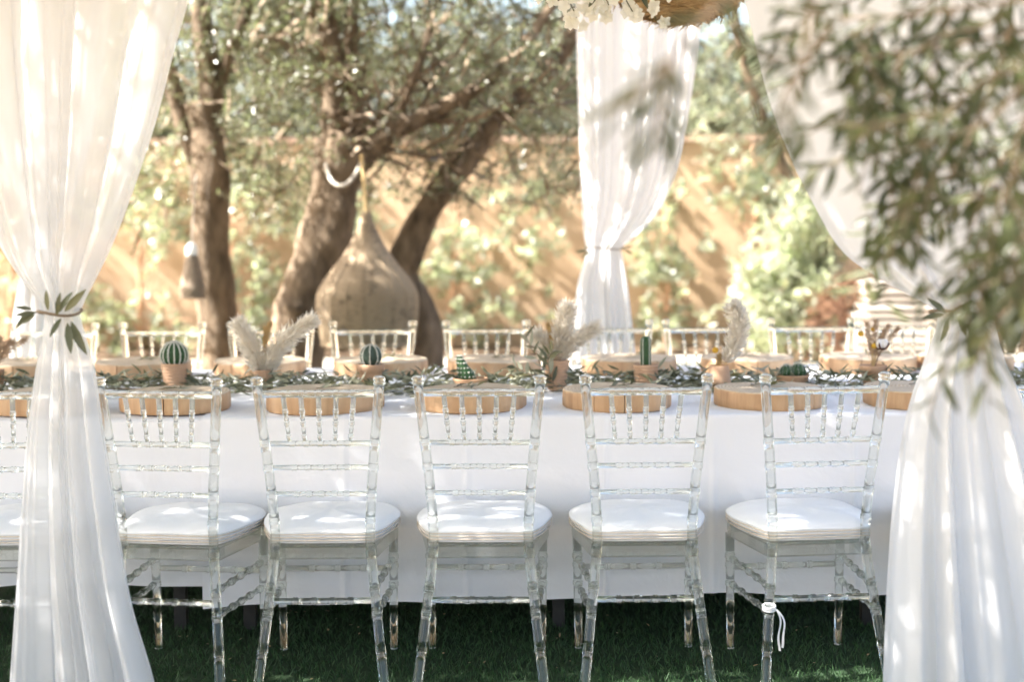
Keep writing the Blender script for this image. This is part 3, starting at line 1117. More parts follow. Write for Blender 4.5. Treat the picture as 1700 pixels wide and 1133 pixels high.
def ball_cactus(parent, c, rx, rz, ribs, mat, ridge=True, ridge_w=0.0035, tilt=(0, 0, 0), depth=0.10):
    """ribbed globular body with woolly crests"""
    n_ = ribs * 8
    prof = []
    for i in range(19):
        a = -math.pi * 0.42 + (math.pi * 0.92) * i / 18
        prof.append((max(0.0015, rx * math.cos(a)), rz * math.sin(a)))
    b = MB(); b.lathe(prof, n_, lambda th, i: 1 - depth + depth * abs(math.cos(th * ribs / 2)) ** 0.7)
    body = b.build('cactus_body', mat, parent, True, c, tilt)
    if ridge:
        r = MB()
        pts = []
        for i in range(17):
            a = -math.pi * 0.36 + (math.pi * 0.84) * i / 16
            pts.append((rx * 1.005 * math.cos(a), 0, rz * 1.005 * math.sin(a)))
        rad_ = [ridge_w * (0.75 + 0.5 * (i % 2)) for i in range(17)]
        r.tube(pts, rad_, 6)
        me_ = r.mesh('woolly_ridge', M['wool'])
        for k in range(ribs):
            inst('woolly_ridge', me_, body, (0, 0, 0), (0, 0, 2 * math.pi * k / ribs))
        sp_, sn_ = [], []
        for k in range(ribs):
            a = 2 * math.pi * k / ribs
            for i in range(9):
                e = -1.0 + 2.4 * i / 8
                d = (math.cos(a) * math.cos(e), math.sin(a) * math.cos(e), math.sin(e))
                sp_.append((d[0] * rx, d[1] * rx, d[2] * rz)); sn_.append(d)
        spine_tufts(body, sp_, sn_, 0.010, 4, M['wool'])
    return body


def spine_tufts(parent, pts, nrm, ln, n_, mat, name='spines'):
    C, D = [], []
    for p, q in zip(pts, nrm):
        for _ in range(n_):
            d = np.array(q) + RNG.normal(0, 0.7, 3)
            C.append(p); D.append(d)
    C, D = np.array(C), np.array(D)
    o = inst(name, leaves_mesh(name, C, D, rand_dirs(len(C)), ln, ln * 0.22, mat), parent)
    o['kind'] = 'stuff'
    return o


# striped ball cactus in the ribbed pot
o = potted('potted_cactus', 290, 'round green cactus with white stripes in a finely ribbed terracotta pot', 'potted cactus', pot_prof(0.040, 0.054, 0.118, 9), M['terracotta'])
ball_cactus(o, (0, 0, 0.152), 0.056, 0.054, 14, M['cactus'], True, 0.0026)
# grey-green ball in a rimmed pot
o = potted('potted_cactus', 616, 'grey green ball cactus with pale ridges in a plain rimmed pot', 'potted cactus', pot_prof(0.038, 0.050, 0.108, 0, 0.006, 0.030), M['terracotta'])
ball_cactus(o, (0, 0, 0.142), 0.044, 0.046, 8, M['cactus_grey'], True, 0.0020, depth=0.14)


def warty(parent, pts, radii, mat):
    b = MB(); b.tube(pts, radii, 16)
    body = b.build('cactus_body', mat, parent)
    P_, N_ = [], []
    pts = [Vector(p) for p in pts]
    for i in range(1, len(pts) - 1):
        for k in range(12):
            a = 2 * math.pi * (k + 0.5 * (i % 2)) / 12
            d = Vector((math.cos(a), math.sin(a), 0.1))
            P_.append(tuple(pts[i] + d * radii[i] * 1.02)); N_.append(tuple(d))
    t = MB()
    for p, q in zip(P_, N_):
        t.lathe([(0.0028, -0.002), (0.0026, 0.0012), (0.001, 0.0026)], 6, c=p)
    t.build('wool_dots', M['wool'], body)['kind'] = 'stuff'
    spine_tufts(body, P_, N_, 0.007, 3, M['wool'])


# leaning spotted cactus in a low bowl
bowl = [(0.030, 0.0), (0.048, 0.0), (0.052, 0.004), (0.062, 0.030), (0.068, 0.048), (0.071, 0.052), (0.071, 0.058), (0.067, 0.059), (0.063, 0.055), (0.060, 0.046)]
o = potted('potted_cactus', 781, 'spotted cactus leaning sideways in a low terracotta bowl', 'potted cactus', bowl, M['terracotta_dark'], 5.93)
warty(o, [(-0.005, 0, 0.045), (-0.012, 0, 0.062), (-0.022, 0, 0.080), (-0.030, 0, 0.098), (-0.037, 0, 0.118), (-0.042, 0, 0.135), (-0.045, 0, 0.148), (-0.046, 0, 0.152)],
      [0.030, 0.033, 0.030, 0.025, 0.020, 0.015, 0.010, 0.003], M['cactus'])
# column cactus
o = potted('potted_cactus', 1072, 'tall column cactus with a pale stripe in a deeply ribbed pot', 'potted cactus', pot_prof(0.038, 0.050, 0.100, 7, 0, 0, 0.006, 0.0042), M['terracotta'])
b = MB()
cp = [(0.020, 0.085), (0.0215, 0.11), (0.022, 0.15), (0.022, 0.18), (0.0215, 0.198), (0.018, 0.208), (0.010, 0.214), (0.002, 0.216)]
b.lathe(cp, 40, lambda th, i: 0.80 + 0.24 * abs(math.cos(th * 2.5)) ** 0.8)
body = b.build('cactus_body', M['cactus'], o, True, (0, 0, 0), (0, 0, R(18)))
r = MB(); r.tube([(0.0228 * (r_ / 0.022), 0, z) for r_, z in cp[:6]], 0.0016, 6)
me_ = r.mesh('woolly_ridge', M['wool'])
for k in range(5):
    inst('woolly_ridge', me_, body, (0, 0, 0), (0, 0, 2 * math.pi * (k + 0.0) / 5))
# two round cacti in a bowl
o = potted('potted_cactus', 1315, 'two small round spiny cacti sharing a low terracotta bowl', 'potted cactus', bowl, M['terracotta_dark'], 5.98)
for cx_c, rr in ((-0.022, 0.029), (0.024, 0.034)):
    bd = ball_cactus(o, (cx_c, 0, 0.070), rr, rr * 0.95, 11, M['cactus'], False)
    Pp, Nn = [], []
    for k in range(11):
        for i in range(7):
            a = 2 * math.pi * k / 11; e = -0.4 + 1.7 * i / 6
            d = (math.cos(a) * math.cos(e), math.sin(a) * math.cos(e), math.sin(e))
            Pp.append((d[0] * rr, d[1] * rr, d[2] * rr)); Nn.append(d)
    spine_tufts(bd, Pp, Nn, 0.008, 4, M['wool'])


def plume(parent, pts, width, n_=1500, seed=1, name='plume', mat='plume', ln=0.045):
    """fluffy grass plume along a curve: thousands of fine hairs on a stalk"""
    n_ = int(n_ * 0.75)
    ln, width = ln * 1.15, width * 1.12
    rg = np.random.default_rng(seed)
    path = np.array(smooth_path(pts, 10))
    m = len(path)
    b = MB(); b.tube([tuple(p) for p in path], np.linspace(0.0022, 0.0010, m), 6)
    st = b.build('stalk', M['straw'], parent)
    t = rg.uniform(0.22, 1.0, n_)
    idx = np.minimum((t * (m - 1)).astype(int), m - 2)
    p = path[idx] + (path[idx + 1] - path[idx]) * ((t * (m - 1)) - idx)[:, None]
    tang = norm(path[idx + 1] - path[idx])
    w = width * np.sin(np.clip((t - 0.18) / 0.84, 0, 1) * math.pi) ** 0.55
    rad = norm(np.cross(tang, rg.normal(size=(n_, 3))))
    p = p + rad * (w * rg.uniform(0.0, 0.75, n_))[:, None]
    d = norm(tang * 0.8 + rad * rg.uniform(0.25, 0.9, n_)[:, None] + rg.normal(0, 0.18, (n_, 3)) + np.array([0, 0, -0.12]))
    L_ = ln * rg.uniform(0.5, 1.1, n_)
    o_ = inst(name, leaves_mesh(name, p, d, norm(rg.normal(size=(n_, 3))), L_, 0.0034, M[mat]), parent)
    o_['kind'] = 'stuff'


def wheat(parent, pts, seed):
    path = [tuple(p) for p in smooth_path(pts, 6)]
    b = MB(); b.tube(path, 0.0012, 6)
    s = b.build('wheat_stalk', M['straw'], parent)
    rg = np.random.default_rng(seed)
    pp = np.array(path)
    k = rg.integers(int(len(pp) * 0.45), len(pp), 220)
    d = norm(np.tile(pp[-1] - pp[-4], (220, 1)) / np.linalg.norm(pp[-1] - pp[-4]) + rg.normal(0, 0.22, (220, 3)))
    o_ = inst('wheat_ear', leaves_mesh('wheat_ear', pp[k] + rg.normal(0, 0.003, (220, 3)), d, rand_dirs(220), 0.03, 0.0035, M['straw']), s)
    o_['kind'] = 'stuff'


# twin plumes
o = potted('pampas_vase', 437, 'small plain clay vase with twin white pampas plumes and dry wheat', 'dried grass vase', pot_prof(0.040, 0.036, 0.085, 0), M['terracotta'], 6.05, False)
plume(o, [(-0.005, 0, 0.02), (-0.02, 0, 0.10), (-0.055, 0, 0.19), (-0.098, 0.005, 0.275)], 0.034, 1700, 3)
plume(o, [(0.005, 0, 0.02), (0.022, 0, 0.10), (0.085, -0.005, 0.20), (0.205, -0.01, 0.292)], 0.034, 1900, 4)
wheat(o, [(0, 0, 0.02), (0.0, 0.0, 0.12), (0.008, 0, 0.20), (0.028, 0.0, 0.262)], 5)
wheat(o, [(0.004, 0.01, 0.02), (0.008, 0.012, 0.12), (0.012, 0.01, 0.20), (0.012, 0.01, 0.24)], 6)

# big arrangement with olive
o = potted('pampas_vase', 924, 'ribbed terracotta pot with three pampas plumes and upright olive twigs', 'dried grass vase', pot_prof(0.034, 0.052, 0.122, 9, 0, 0, 0.006, 0.0030), M['terracotta'], 6.0, False)
plume(o, [(0, 0.01, 0.05), (0.005, 0.01, 0.15), (0.022, 0.012, 0.24), (0.045, 0.012, 0.335)], 0.034, 2000, 7)
plume(o, [(0.01, 0, 0.05), (0.03, 0, 0.15), (0.075, 0, 0.205), (0.165, 0, 0.255)], 0.026, 1500, 8)
plume(o, [(-0.01, 0.02, 0.05), (-0.03, 0.02, 0.14), (-0.055, 0.02, 0.19), (-0.08, 0.02, 0.22)], 0.028, 1000, 9)
wheat(o, [(0, 0, 0.04), (-0.008, 0, 0.14), (-0.018, 0.0, 0.20), (-0.03, 0.0, 0.25)], 15)
rnd = random.Random(4)
for q, pts in enumerate([[(-0.03, -0.05, 0.02), (-0.06, -0.06, 0.10), (-0.10, -0.06, 0.17), (-0.13, -0.06, 0.235)], [(-0.01, -0.055, 0.02), (-0.03, -0.065, 0.08), (-0.035, -0.07, 0.13), (-0.02, -0.07, 0.16)],
                         [(-0.05, -0.05, 0.0), (-0.09, -0.06, 0.05), (-0.13, -0.06, 0.08), (-0.17, -0.05, 0.10)]]):
    b = MB(); b.tube(smooth_path(pts, 5), 0.0016, 6); b.build('olive_twig', M['twig'], o)
    leaf_objects(o, *sprig_leaves(smooth_path(pts, 4), 13, 0.06, 0.016, (0, -0.6, 0.8), rnd), M['olive_cut'])


def billy(parent, pts, r):
    b = MB(); b.tube(smooth_path(pts, 5), 0.0010, 6); s = b.build('flower_stem', M['straw'], parent)
    b = MB()
    b.lathe([(max(0.0006, r * math.cos(a)), r * math.sin(a)) for a in np.linspace(-1.5, 1.5, 10)], 14, lambda th, i: 1 + 0.06 * math.sin(th * 7 + i * 2), c=pts[-1])
    b.build('yellow_flower', M['yellow'], parent)


# bud vase
o = potted('pampas_vase', 1194, 'tapered clay bud vase with one curved pampas plume and yellow ball flower', 'dried grass vase', [(0.02, 0.0), (0.048, 0.0), (0.051, 0.004), (0.046, 0.05), (0.038, 0.098), (0.0375, 0.101), (0.035, 0.101), (0.033, 0.085)], M['terracotta'], 5.95, False)
plume(o, [(0.012, 0, 0.04), (0.03, 0, 0.12), (0.066, 0, 0.20), (0.080, 0, 0.29), (0.060, 0, 0.335)], 0.032, 2200, 10)
billy(o, [(-0.005, 0, 0.05), (-0.012, 0, 0.10), (-0.016, 0, 0.162)], 0.0125)
wheat(o, [(0.0, 0, 0.04), (-0.002, 0, 0.09), (0.0, 0, 0.125)], 18)

# dried flowers
o = potted('dried_flower_pot', 1449, 'rimmed clay pot with cotton boll, bunny tail grass and yellow ball flowers', 'dried flowers', pot_prof(0.038, 0.050, 0.092, 0, 0.006, 0.026), M['terracotta'], 6.0)
billy(o, [(0, 0, 0.08), (-0.025, 0, 0.15), (-0.052, 0, 0.222)], 0.012)
billy(o, [(0, 0, 0.08), (-0.004, 0, 0.13), (0.002, -0.01, 0.172)], 0.012)
billy(o, [(0, 0, 0.08), (0.002, 0, 0.15), (0.002, 0.01, 0.238)], 0.010)
for i, pts in enumerate([[(0, 0, .08), (-.01, 0, .16), (-.022, 0, .222), (-.026, 0, .262)], [(0, 0, .08), (.0, 0, .17), (.006, 0, .235), (.01, 0, .272)], [(0, 0, .08), (.02, 0, .16), (.042, 0, .22), (.062, 0, .252)],
                         [(0, 0, .08), (.03, 0, .15), (.075, 0, .21), (.102, 0, .245)], [(0, 0, .08), (.014, .01, .15), (.03, .01, .19), (.045, .01, .225)]]):
    plume(o, pts, 0.010, 420, 30 + i, 'bunny_tail', 'bunny', 0.016)
b = MB(); b.tube([(0.005, -0.005, 0.08), (0.02, -0.01, 0.13), (0.034, -0.012, 0.160)], 0.0014, 6); b.build('cotton_stem', M['calyx'], o)
cot = MB()
for a in range(4):
    an = a * math.pi / 2 + 0.5
    c_ = (0.034 + 0.013 * math.cos(an), -0.012 + 0.013 * math.sin(an), 0.180 + (0.003 if a % 2 else 0))
    cot.lathe([(max(0.0008, 0.0165 * math.cos(t)), 0.019 * math.sin(t)) for t in np.linspace(-1.5, 1.5, 9)], 12, lambda th, i: 1 + 0.05 * math.sin(3 * th + i), c=c_)
cot.build('cotton_boll', M['cotton'], o)
cal = MB()
for a in range(5):
    an = a * 2 * math.pi / 5 + 0.3
    d = Vector((math.cos(an), math.sin(an), 0))
    p0 = Vector((0.034, -0.012, 0.158))
    cal.tube([p0, p0 + d * 0.018 + Vector((0, 0, 0.004)), p0 + d * 0.031 + Vector((0, 0, 0.018)), p0 + d * 0.030 + Vector((0, 0, 0.030))], [0.003, 0.005, 0.004, 0.001], 6)
cal.build('calyx', M['calyx'], o)

# pot at the left picture edge
o = potted('dried_flower_pot', -14, 'brown pot with straw coloured dried flowers cut by the picture edge', 'dried flowers', pot_prof(0.040, 0.052, 0.098, 0), M['terracotta_dark'], 6.0)
for i, dx in enumerate((-0.02, 0.03, 0.07, 0.115)):
    plume(o, [(0, 0, .08), (dx * .3, 0, .14), (dx * .75, 0, .19), (dx * 1.25, 0, .215 + 0.01 * (i % 2))], 0.012, 420, 60 + i, 'bunny_tail', 'bunny', 0.022)

# ------------------------------------------------------------------ curtains


def curtain(name, Y, keys, label, mat, seed, nfold=11, depth=0.16, nu=210, nv=120, sag=None, edge_roll=0.0):
    """keys: (py, left px, right px, fold depth factor) seen at distance Y; the cloth is pleated in depth round that plane"""
    rg = np.random.default_rng(seed)
    ks = smooth_path(keys, 10)
    ks = np.array(ks)
    s = np.concatenate(([0], np.cumsum(np.hypot(np.diff(ks[:, 0]), np.diff((ks[:, 1] + ks[:, 2]) / 2)))))
    q = np.linspace(0, s[-1], nv)
    K = np.stack([np.interp(q, s, ks[:, j]) for j in range(4)], 1)
    comps = [(nfold * rg.uniform(0.55, 1.5), rg.uniform(0, 6.28), rg.uniform(0.4, 1.0), rg.uniform(-0.5, 0.5)) for _ in range(5)]
    comps += [(nfold * rg.uniform(2.2, 3.4), rg.uniform(0, 6.28), 0.22, rg.uniform(-0.9, 0.9)) for _ in range(3)]
    tot = sum(c[2] for c in comps)
    u = np.linspace(0, 1, nu)
    warp = u + 0.045 * np.sin(u * 9 + rg.uniform(0, 6)) * u * (1 - u) * 4
    V = np.zeros((nv, nu, 3))
    for i in range(nv):
        py, l, r_, amp = K[i]
        a = P(l, py, Y); c = P(r_, py, Y)
        wd = (c - a).length
        ph_ = i / nv
        f = sum(w_ * np.sin(k_ * 2 * math.pi * u + p_ + sl * ph_ * 4) for k_, p_, w_, sl in comps) / tot * 1.6
        lat = sum(w_ * np.cos(k_ * 2 * math.pi * u + p_ + sl * ph_ * 4) for k_, p_, w_, sl in comps) / tot
        x = a.x + (c.x - a.x) * np.clip(warp + lat * 0.018, -0.01, 1.01)
        dd = depth * amp
        rnd_prof = np.sqrt(np.maximum(0, 1 - (2 * u - 1) ** 2))
        y = Y + dd * f - (0.5 * wd * rnd_prof * max(0.0, 1 - wd / 0.35) * 0.8)
        V[i, :, 0] = x; V[i, :, 1] = y; V[i, :, 2] = a.z + (c.z - a.z) * u
    v = V.reshape(-1, 3)
    idx = np.arange(nv * nu).reshape(nv, nu)
    fa = np.stack([idx[:-1, :-1], idx[1:, :-1], idx[1:, 1:], idx[:-1, 1:]], -1).reshape(-1, 4)
    me = bpy.data.meshes.new(name)
    me.from_pydata(v.tolist(), [], fa.tolist())
    me.polygons.foreach_set('use_smooth', [True] * len(me.polygons))
    me.materials.append(mat)
    o_ = inst(name, me)
    tag(o_, label, 'curtain', 'white drapes tied back round the table')
    return o_


CFY, CBY = 4.05, 8.45
curtain('curtain', CFY, [(-330, -260, 420, 1.0), (-60, -140, 330, 1.0), (80, -105, 288, 0.95), (200, -75, 257, 0.9), (320, -40, 218, 0.8), (400, -6, 188, 0.65), (460, 32, 160, 0.5), (500, 66, 140, 0.33), (525, 74, 133, 0.28), (560, 70, 142, 0.33), (620, 58, 158, 0.45), (720, 44, 172, 0.6), (850, 33, 192, 0.75), (1000, 22, 218, 0.85), (1130, 12, 256, 0.95), (1260, 6, 280, 1.0)],
        'sheer white curtain tied with an olive sprig, in front of the leftmost chairs', M['voile'], 3, 6, 0.06)
curtain('curtain', CFY - 0.05, [(-330, 1120, 2250, 1.0), (-60, 1215, 2110, 1.0), (60, 1248, 2050, 1.0), (150, 1270, 1990, 0.95), (250, 1305, 1910, 0.85), (340, 1350, 1830, 0.75), (420, 1400, 1750, 0.6), (475, 1480, 1690, 0.45), (510, 1545, 1648, 0.33), (540, 1555, 1650, 0.33), (600, 1534, 1668, 0.45), (700, 1503, 1712, 0.6), (850, 1482, 1760, 0.8), (1000, 1472, 1800, 0.9), (1130, 1467, 1830, 1.0), (1270, 1462, 1855, 1.0)],
        'white curtain behind the hanging olive branch on the ribbon chair side', M['muslin'], 5, 5, 0.055)
curtain('curtain', CBY, [(-120, 950, 1180, 1.0), (20, 957, 1163, 1.0), (120, 959, 1152, 1.0), (250, 963, 1130, 0.9), (320, 966, 1108, 0.8), (365, 968, 1082, 0.7), (398, 971, 1048, 0.5), (412, 975, 1031, 0.32), (428, 972, 1033, 0.33), (470, 960, 1040, 0.55), (520, 955, 1046, 0.75), (600, 953, 1054, 0.9), (690, 951, 1060, 1.0), (798, 950, 1062, 1.0)],
        'white curtain tied at its waist standing beyond the far chairs', M['muslin'], 8, 4, 0.075)
curtain('curtain', CBY + 0.1, [(-120, -60, 190, 1.0), (120, -30, 165, 1.0), (250, 0, 140, 0.9), (330, 30, 115, 0.7), (380, 46, 92, 0.4), (402, 50, 82, 0.3), (430, 42, 88, 0.4), (480, 30, 96, 0.6), (560, 20, 104, 0.9), (680, 14, 110, 1.0), (798, 12, 112, 1.0)],
        'white curtain beyond the far chairs, glimpsed past the left front curtain', M['muslin'], 12, 8, 0.12)


def tieback(px0, px1, py, Y, depth, label, leaves, seed, band=M['twig'], br=0.004, lscale=1.0):
    a, c = P(px0, py, Y), P(px1, py, Y)
    mid = (a + c) / 2
    o_ = empty('olive_tieback', mid)
    tag(o_, label, 'tieback', 'olive twig ties round the curtains')
    w_ = (c - a).length / 2
    pts = [(w_ * 1.02 * math.cos(t), depth * math.sin(t) - 0.02, 0.006 * math.sin(2 * t)) for t in np.linspace(0, 2 * math.pi, 32)]
    b_ = MB(); b_.tube(pts, br, 6, False); b_.build('twig', band, o_)
    C, D, N, L, W = [], [], [], [], []
    rnd_ = random.Random(seed)
    for (lx, ly, ax, az, ln) in leaves:            # base offset px, direction, length in m
        C.append((lx / FPX * Y, -depth - 0.03 + rnd_.uniform(-.012, .012), -ly / FPX * Y)); D.append((ax, rnd_.uniform(-0.45, 0.1), az)); N.append((rnd_.uniform(-.5, .5), -1, rnd_.uniform(-.2, .6)))
        L.append(ln * lscale); W.append(ln * lscale * 0.26)
    leaf_objects(o_, C, D, N, L, W, M['olive_cut'])
    return o_


tieback(70, 136, 518, CFY - 0.02, 0.075, 'olive sprig with dark leaves tied round the sheer left front curtain',
        [(12, -2, 0.55, 0.85, .085), (22, -4, 0.75, 0.75, .105), (10, -3, 0.25, 0.95, .07), (28, 14, 0.15, -1, .105), (32, 12, 0.42, -0.9, .125), (20, 6, -0.45, -0.85, .075), (-2, -6, -0.1, 1, .07), (-20, -4, -0.95, -0.12, .07), (-24, 0, -0.85, -0.45, .075), (-32, -4, -0.6, -0.6, .08), (-30, -8, -1, 0.15, .06), (8, 2, 0.3, 0.6, .05)], 2, lscale=0.8)
tieback(1543, 1652, 516, CFY - 0.07, 0.085, 'dark olive twig tied round the right front curtain', [(-48, 0, -0.7, 0.55, .07), (-50, 2, -0.9, -0.1, .075), (-46, 6, -0.3, -0.9, .07), (-40, 2, 0.6, 0.4, .07), (-30, 4, 0.4, -0.8, .06), (30, 2, 0.5, 0.7, .06)], 3)
tieback(970, 1036, 412, CBY - 0.02, 0.10, 'dark green twig tied round the waist of the back curtain', [(-26, 0, -0.9, 0.5, .06), (-30, 3, -1, -0.1, .09), (-26, 4, -0.6, -0.5, .08), (28, 0, 0.9, 0.2, .08), (30, 2, 0.8, -0.4, .08), (0, 0, 0.4, 0.5, .06)], 4, M['twig'], 0.004, 0.75)
tieback(48, 84, 402, CBY + 0.08, 0.07, 'dark twig tied round the curtain glimpsed at the far left', [(-14, 0, -0.9, 0.3, .08), (14, 0, 0.9, 0.3, .08)], 5, M['olive_cut'], 0.008)

# ------------------------------------------------------------------ hanging things


def hang_rope(parent, p0, p1, r=0.006, mat='straw', name='rope'):
    b_ = MB()
    pts = [Vector(p0).lerp(Vector(p1), t) + Vector((0.004 * math.sin(t * 40), 0.004 * math.cos(t * 40), 0)) for t in np.linspace(0, 1, 18)]
    b_.tube(pts, r, 7)
    return b_.build(name, M[mat], parent)


def woven(prof, nr, nz, amp):
    """lathe with an over-under weave in its radius"""
    pr = smooth_path(prof, nz)
    b_ = MB()
    b_.lathe([tuple(p) for p in pr], nr * 4, lambda th, i: 1 + amp * math.sin(th * nr + (math.pi if i % 2 else 0)), closed_ends=False)
    return b_, pr


LY = 9.4
lp0 = P(610, 480, LY)
lamp = empty('rattan_lampshade', (lp0.x, LY, 0))
tag(lamp, 'large onion shaped woven rattan lampshade hanging from the tree', 'lampshade')
zc = lambda py: P(610, py, LY).z
pxm = LY / FPX
prof = [(8 * pxm, zc(352)), (13 * pxm, zc(372)), (23 * pxm, zc(396)), (37 * pxm, zc(420)), (54 * pxm, zc(443)), (70 * pxm, zc(464)), (81 * pxm, zc(484)), (84 * pxm, zc(500)), (83 * pxm, zc(520)), (80 * pxm, zc(545)), (76 * pxm, zc(570))]
b, pr = woven(prof, 26, 6, 0.03)
b.build('woven_shade', M['rattan'], lamp)
b = MB(); rim_r = pr[-1][0]
b.tube([(rim_r * math.cos(a), rim_r * math.sin(a), pr[-1][1]) for a in np.linspace(0, 2 * math.pi, 48)], 0.012, 8, False); b.build('rim', M['rattan'], lamp)
for k in range(20):
    b = MB(); an = 2 * math.pi * k / 20
    b.tube([(r_ * 1.012 * math.cos(an), r_ * 1.012 * math.sin(an), z_) for r_, z_ in pr[20::3]], 0.0028, 5); b.build('rib', M['rattan'], lamp)
hang_rope(lamp, (0, 0, zc(356)), (-0.03, 0.05, zc(255)), 0.011)

LY2 = 9.9
lp2 = P(319, 450, LY2)
lamp2 = empty('rattan_lampshade', (lp2.x, LY2, 0))
tag(lamp2, 'small bell shaped rattan lampshade with a pale top beside the slim trunk', 'lampshade')
z2 = lambda py: P(319, py, LY2).z
pm2 = LY2 / FPX
b, pr2 = woven([(9 * pm2, z2(418)), (13 * pm2, z2(440)), (18 * pm2, z2(465)), (21 * pm2, z2(480)), (20 * pm2, z2(494))], 20, 7, 0.02)
b.build('woven_shade', M['rattan_grey'], lamp2)
b = MB(); b.lathe([(0.008, z2(402)), (6 * pm2, z2(405)), (9.5 * pm2, z2(412)), (10.5 * pm2, z2(432)), (9.8 * pm2, z2(433))], 20); b.build('cap', M['white_paint'], lamp2)
b = MB(); b.tube([(20 * pm2 * math.cos(a), 20 * pm2 * math.sin(a), z2(494)) for a in np.linspace(0, 2 * math.pi, 32)], 0.008, 6, False); b.build('rim', M['rattan_grey'], lamp2)
hang_rope(lamp2, (0, 0, z2(403)), (0.02, 0.1, z2(290)), 0.005, 'hose', 'cord')

# raffia bowl pendant high over the table
PYY = 5.9
pp_ = P(1130, 0, PYY)
pend = empty('raffia_pendant', (pp_.x, PYY, 0))
tag(pend, 'round golden raffia pendant shade hanging at the top over the table', 'lampshade')
zt = lambda py: P(1130, py - 6, PYY).z
pmm = PYY / FPX
prof = [(0.02, zt(38)), (35 * pmm, zt(36)), (72 * pmm, zt(24)), (100 * pmm, zt(6)), (122 * pmm, zt(-18)), (132 * pmm, zt(-45)), (125 * pmm, zt(-75)), (90 * pmm, zt(-105)), (30 * pmm, zt(-125)), (0.02, zt(-135))]
b, pr = woven(prof, 60, 8, 0.008)
b.build('woven_shade', M['raffia'], pend)
nfr = 2600
th = RNG.uniform(0, 2 * math.pi, nfr); tt = RNG.uniform(0.0, 0.55, nfr)
pra = np.array(pr); ii = (tt * (len(pra) - 2)).astype(int)
rr_, zz_ = pra[ii, 0] * 1.012, pra[ii, 1] - 0.004
C = np.stack([rr_ * np.cos(th), rr_ * np.sin(th), zz_], 1)
D = np.stack([-np.sin(th), np.cos(th), RNG.normal(0, 0.25, nfr)], 1)
o = inst('raffia_fibres', leaves_mesh('raffia_fibres', C, D, rand_dirs(nfr), RNG.uniform(0.03, 0.09, nfr), 0.003, M['raffia']), pend)
o['kind'] = 'stuff'
hang_rope(pend, (0, 0, zt(-134)), (0, 0, TOPZ + 0.18), 0.006)

# white flowers hanging at the top
FLY = 5.5
fp = P(1010, -13, FLY)
fl = empty('flower_garland', (fp.x, FLY, fp.z))
tag(fl, 'cluster of creamy white orchid flowers hanging beside the raffia pendant', 'flowers')
pm_ = FLY / FPX


def bloom_mesh(seed):
    rg = random.Random(seed)
    C, D, N, L, W = [], [], [], [], []
    for k in range(5):
        a = 2 * math.pi * k / 5 + rg.uniform(-.2, .2)
        C.append((0, 0, 0)); D.append((math.cos(a), -0.35, math.sin(a))); N.append((0, -1, 0.0)); L.append(0.027 * rg.uniform(.85, 1.15)); W.append(0.023)
    return leaves_mesh('bloom', C, D, N, L, W, M['petal'], LEAF_FINE)


bms = [bloom_mesh(i) for i in range(4)]
rnd = random.Random(9)
stems = [[(-110, -60), (-80, -10), (-60, 25), (-48, 50)], [(-60, -60), (-30, -20), (-5, 10), (5, 30)], [(0, -60), (30, -20), (60, 15), (80, 40)], [(60, -60), (85, -20), (100, 10)], [(-30, -60), (-70, -30), (-95, -5), (-106, 8)],
         [(20, -70), (10, -30), (25, 10), (45, 38)], [(-20, -60), (-25, -20), (-30, 15), (-35, 32)]]
for st_ in stems:
    pts = [(x * pm_, rnd.uniform(-.05, .05), -y * pm_) for x, y in st_]
    pth = [tuple(q) for q in smooth_path(pts, 5)]
    b = MB(); b.tube(pth, 0.002, 6); b.build('stem', M['olive_cut'], fl)
    for q in pth[3:] + pth[6:]:
        if rnd.random() < 0.6:
            inst('bloom', bms[rnd.randrange(4)], fl, (q[0] + rnd.uniform(-.03, .03), q[1] + rnd.uniform(-.05, .03), q[2] + rnd.uniform(-.03, .02)), (rnd.uniform(-.7, .7), rnd.uniform(-3, 3), rnd.uniform(-.8, .8)), (1, 1, 1))
hang_rope(fl, (0, 0, 70 * pm_), (0, 0.3, TOPZ + 0.19 - fp.z), 0.006)
leaf_objects(fl, [(50 * pm_, -0.05, 0.0), (75 * pm_, -0.05, -10 * pm_), (-20 * pm_, -.05, -5 * pm_)], [(0.4, -.2, -1), (0.9, 0, .5), (-.5, -.2, -.8)], [(0, -1, 0)] * 3, [0.075, 0.06, 0.06], [0.022, 0.02, 0.018], M['olive_cut'])

# ------------------------------------------------------------------ trees


def limb(b_, pts, r0, r1, n_=12, jitter=0.06, nn=10):
    path = smooth_path(pts, nn)
    m = len(path)
    rd = [r0 + (r1 - r0) * (i / (m - 1)) ** 0.85 for i in range(m)]
    rd = [q * (1 + 0.05 * math.sin(i * 0.37 + 1) + 0.03 * math.sin(i * 0.83)) for i, q in enumerate(rd)]
    b_.tube([tuple(p) for p in path], rd, n_, True, jitter * 0.5, 0, 0.07)
    return path


def px_path(l, Y=None):
    out = []
    for q in l:
        p = P(q[0], q[1], q[2] if len(q) > 2 else Y)
        out.append(p)
    return out


def rel(pts, o_):
    return [Vector(p) - o_.location for p in pts]


def clump_leaves(centers, per, spread, rg, droop=0.15):
    """leaf positions and directions growing on short random twigs round each centre"""
    centers = np.asarray(centers, float)
    k = len(centers)
    tw = max(1, per // 9)
    base = np.repeat(centers, tw, 0) + rg.normal(0, 1, (k * tw, 3)) * np.repeat(spread, tw)[:, None] * np.array([1, 1, 0.75])
    tdir = norm(rg.normal(size=(k * tw, 3)) + np.array([0, 0, -droop]))
    C, D = [], []
    for j in range(9):
        C.append(base + tdir * (0.022 * j))
        sd = norm(np.cross(tdir, rg.normal(size=tdir.shape)))
        D.append(norm(tdir * 0.7 + sd))
    return np.concatenate(C), np.concatenate(D), base, tdir


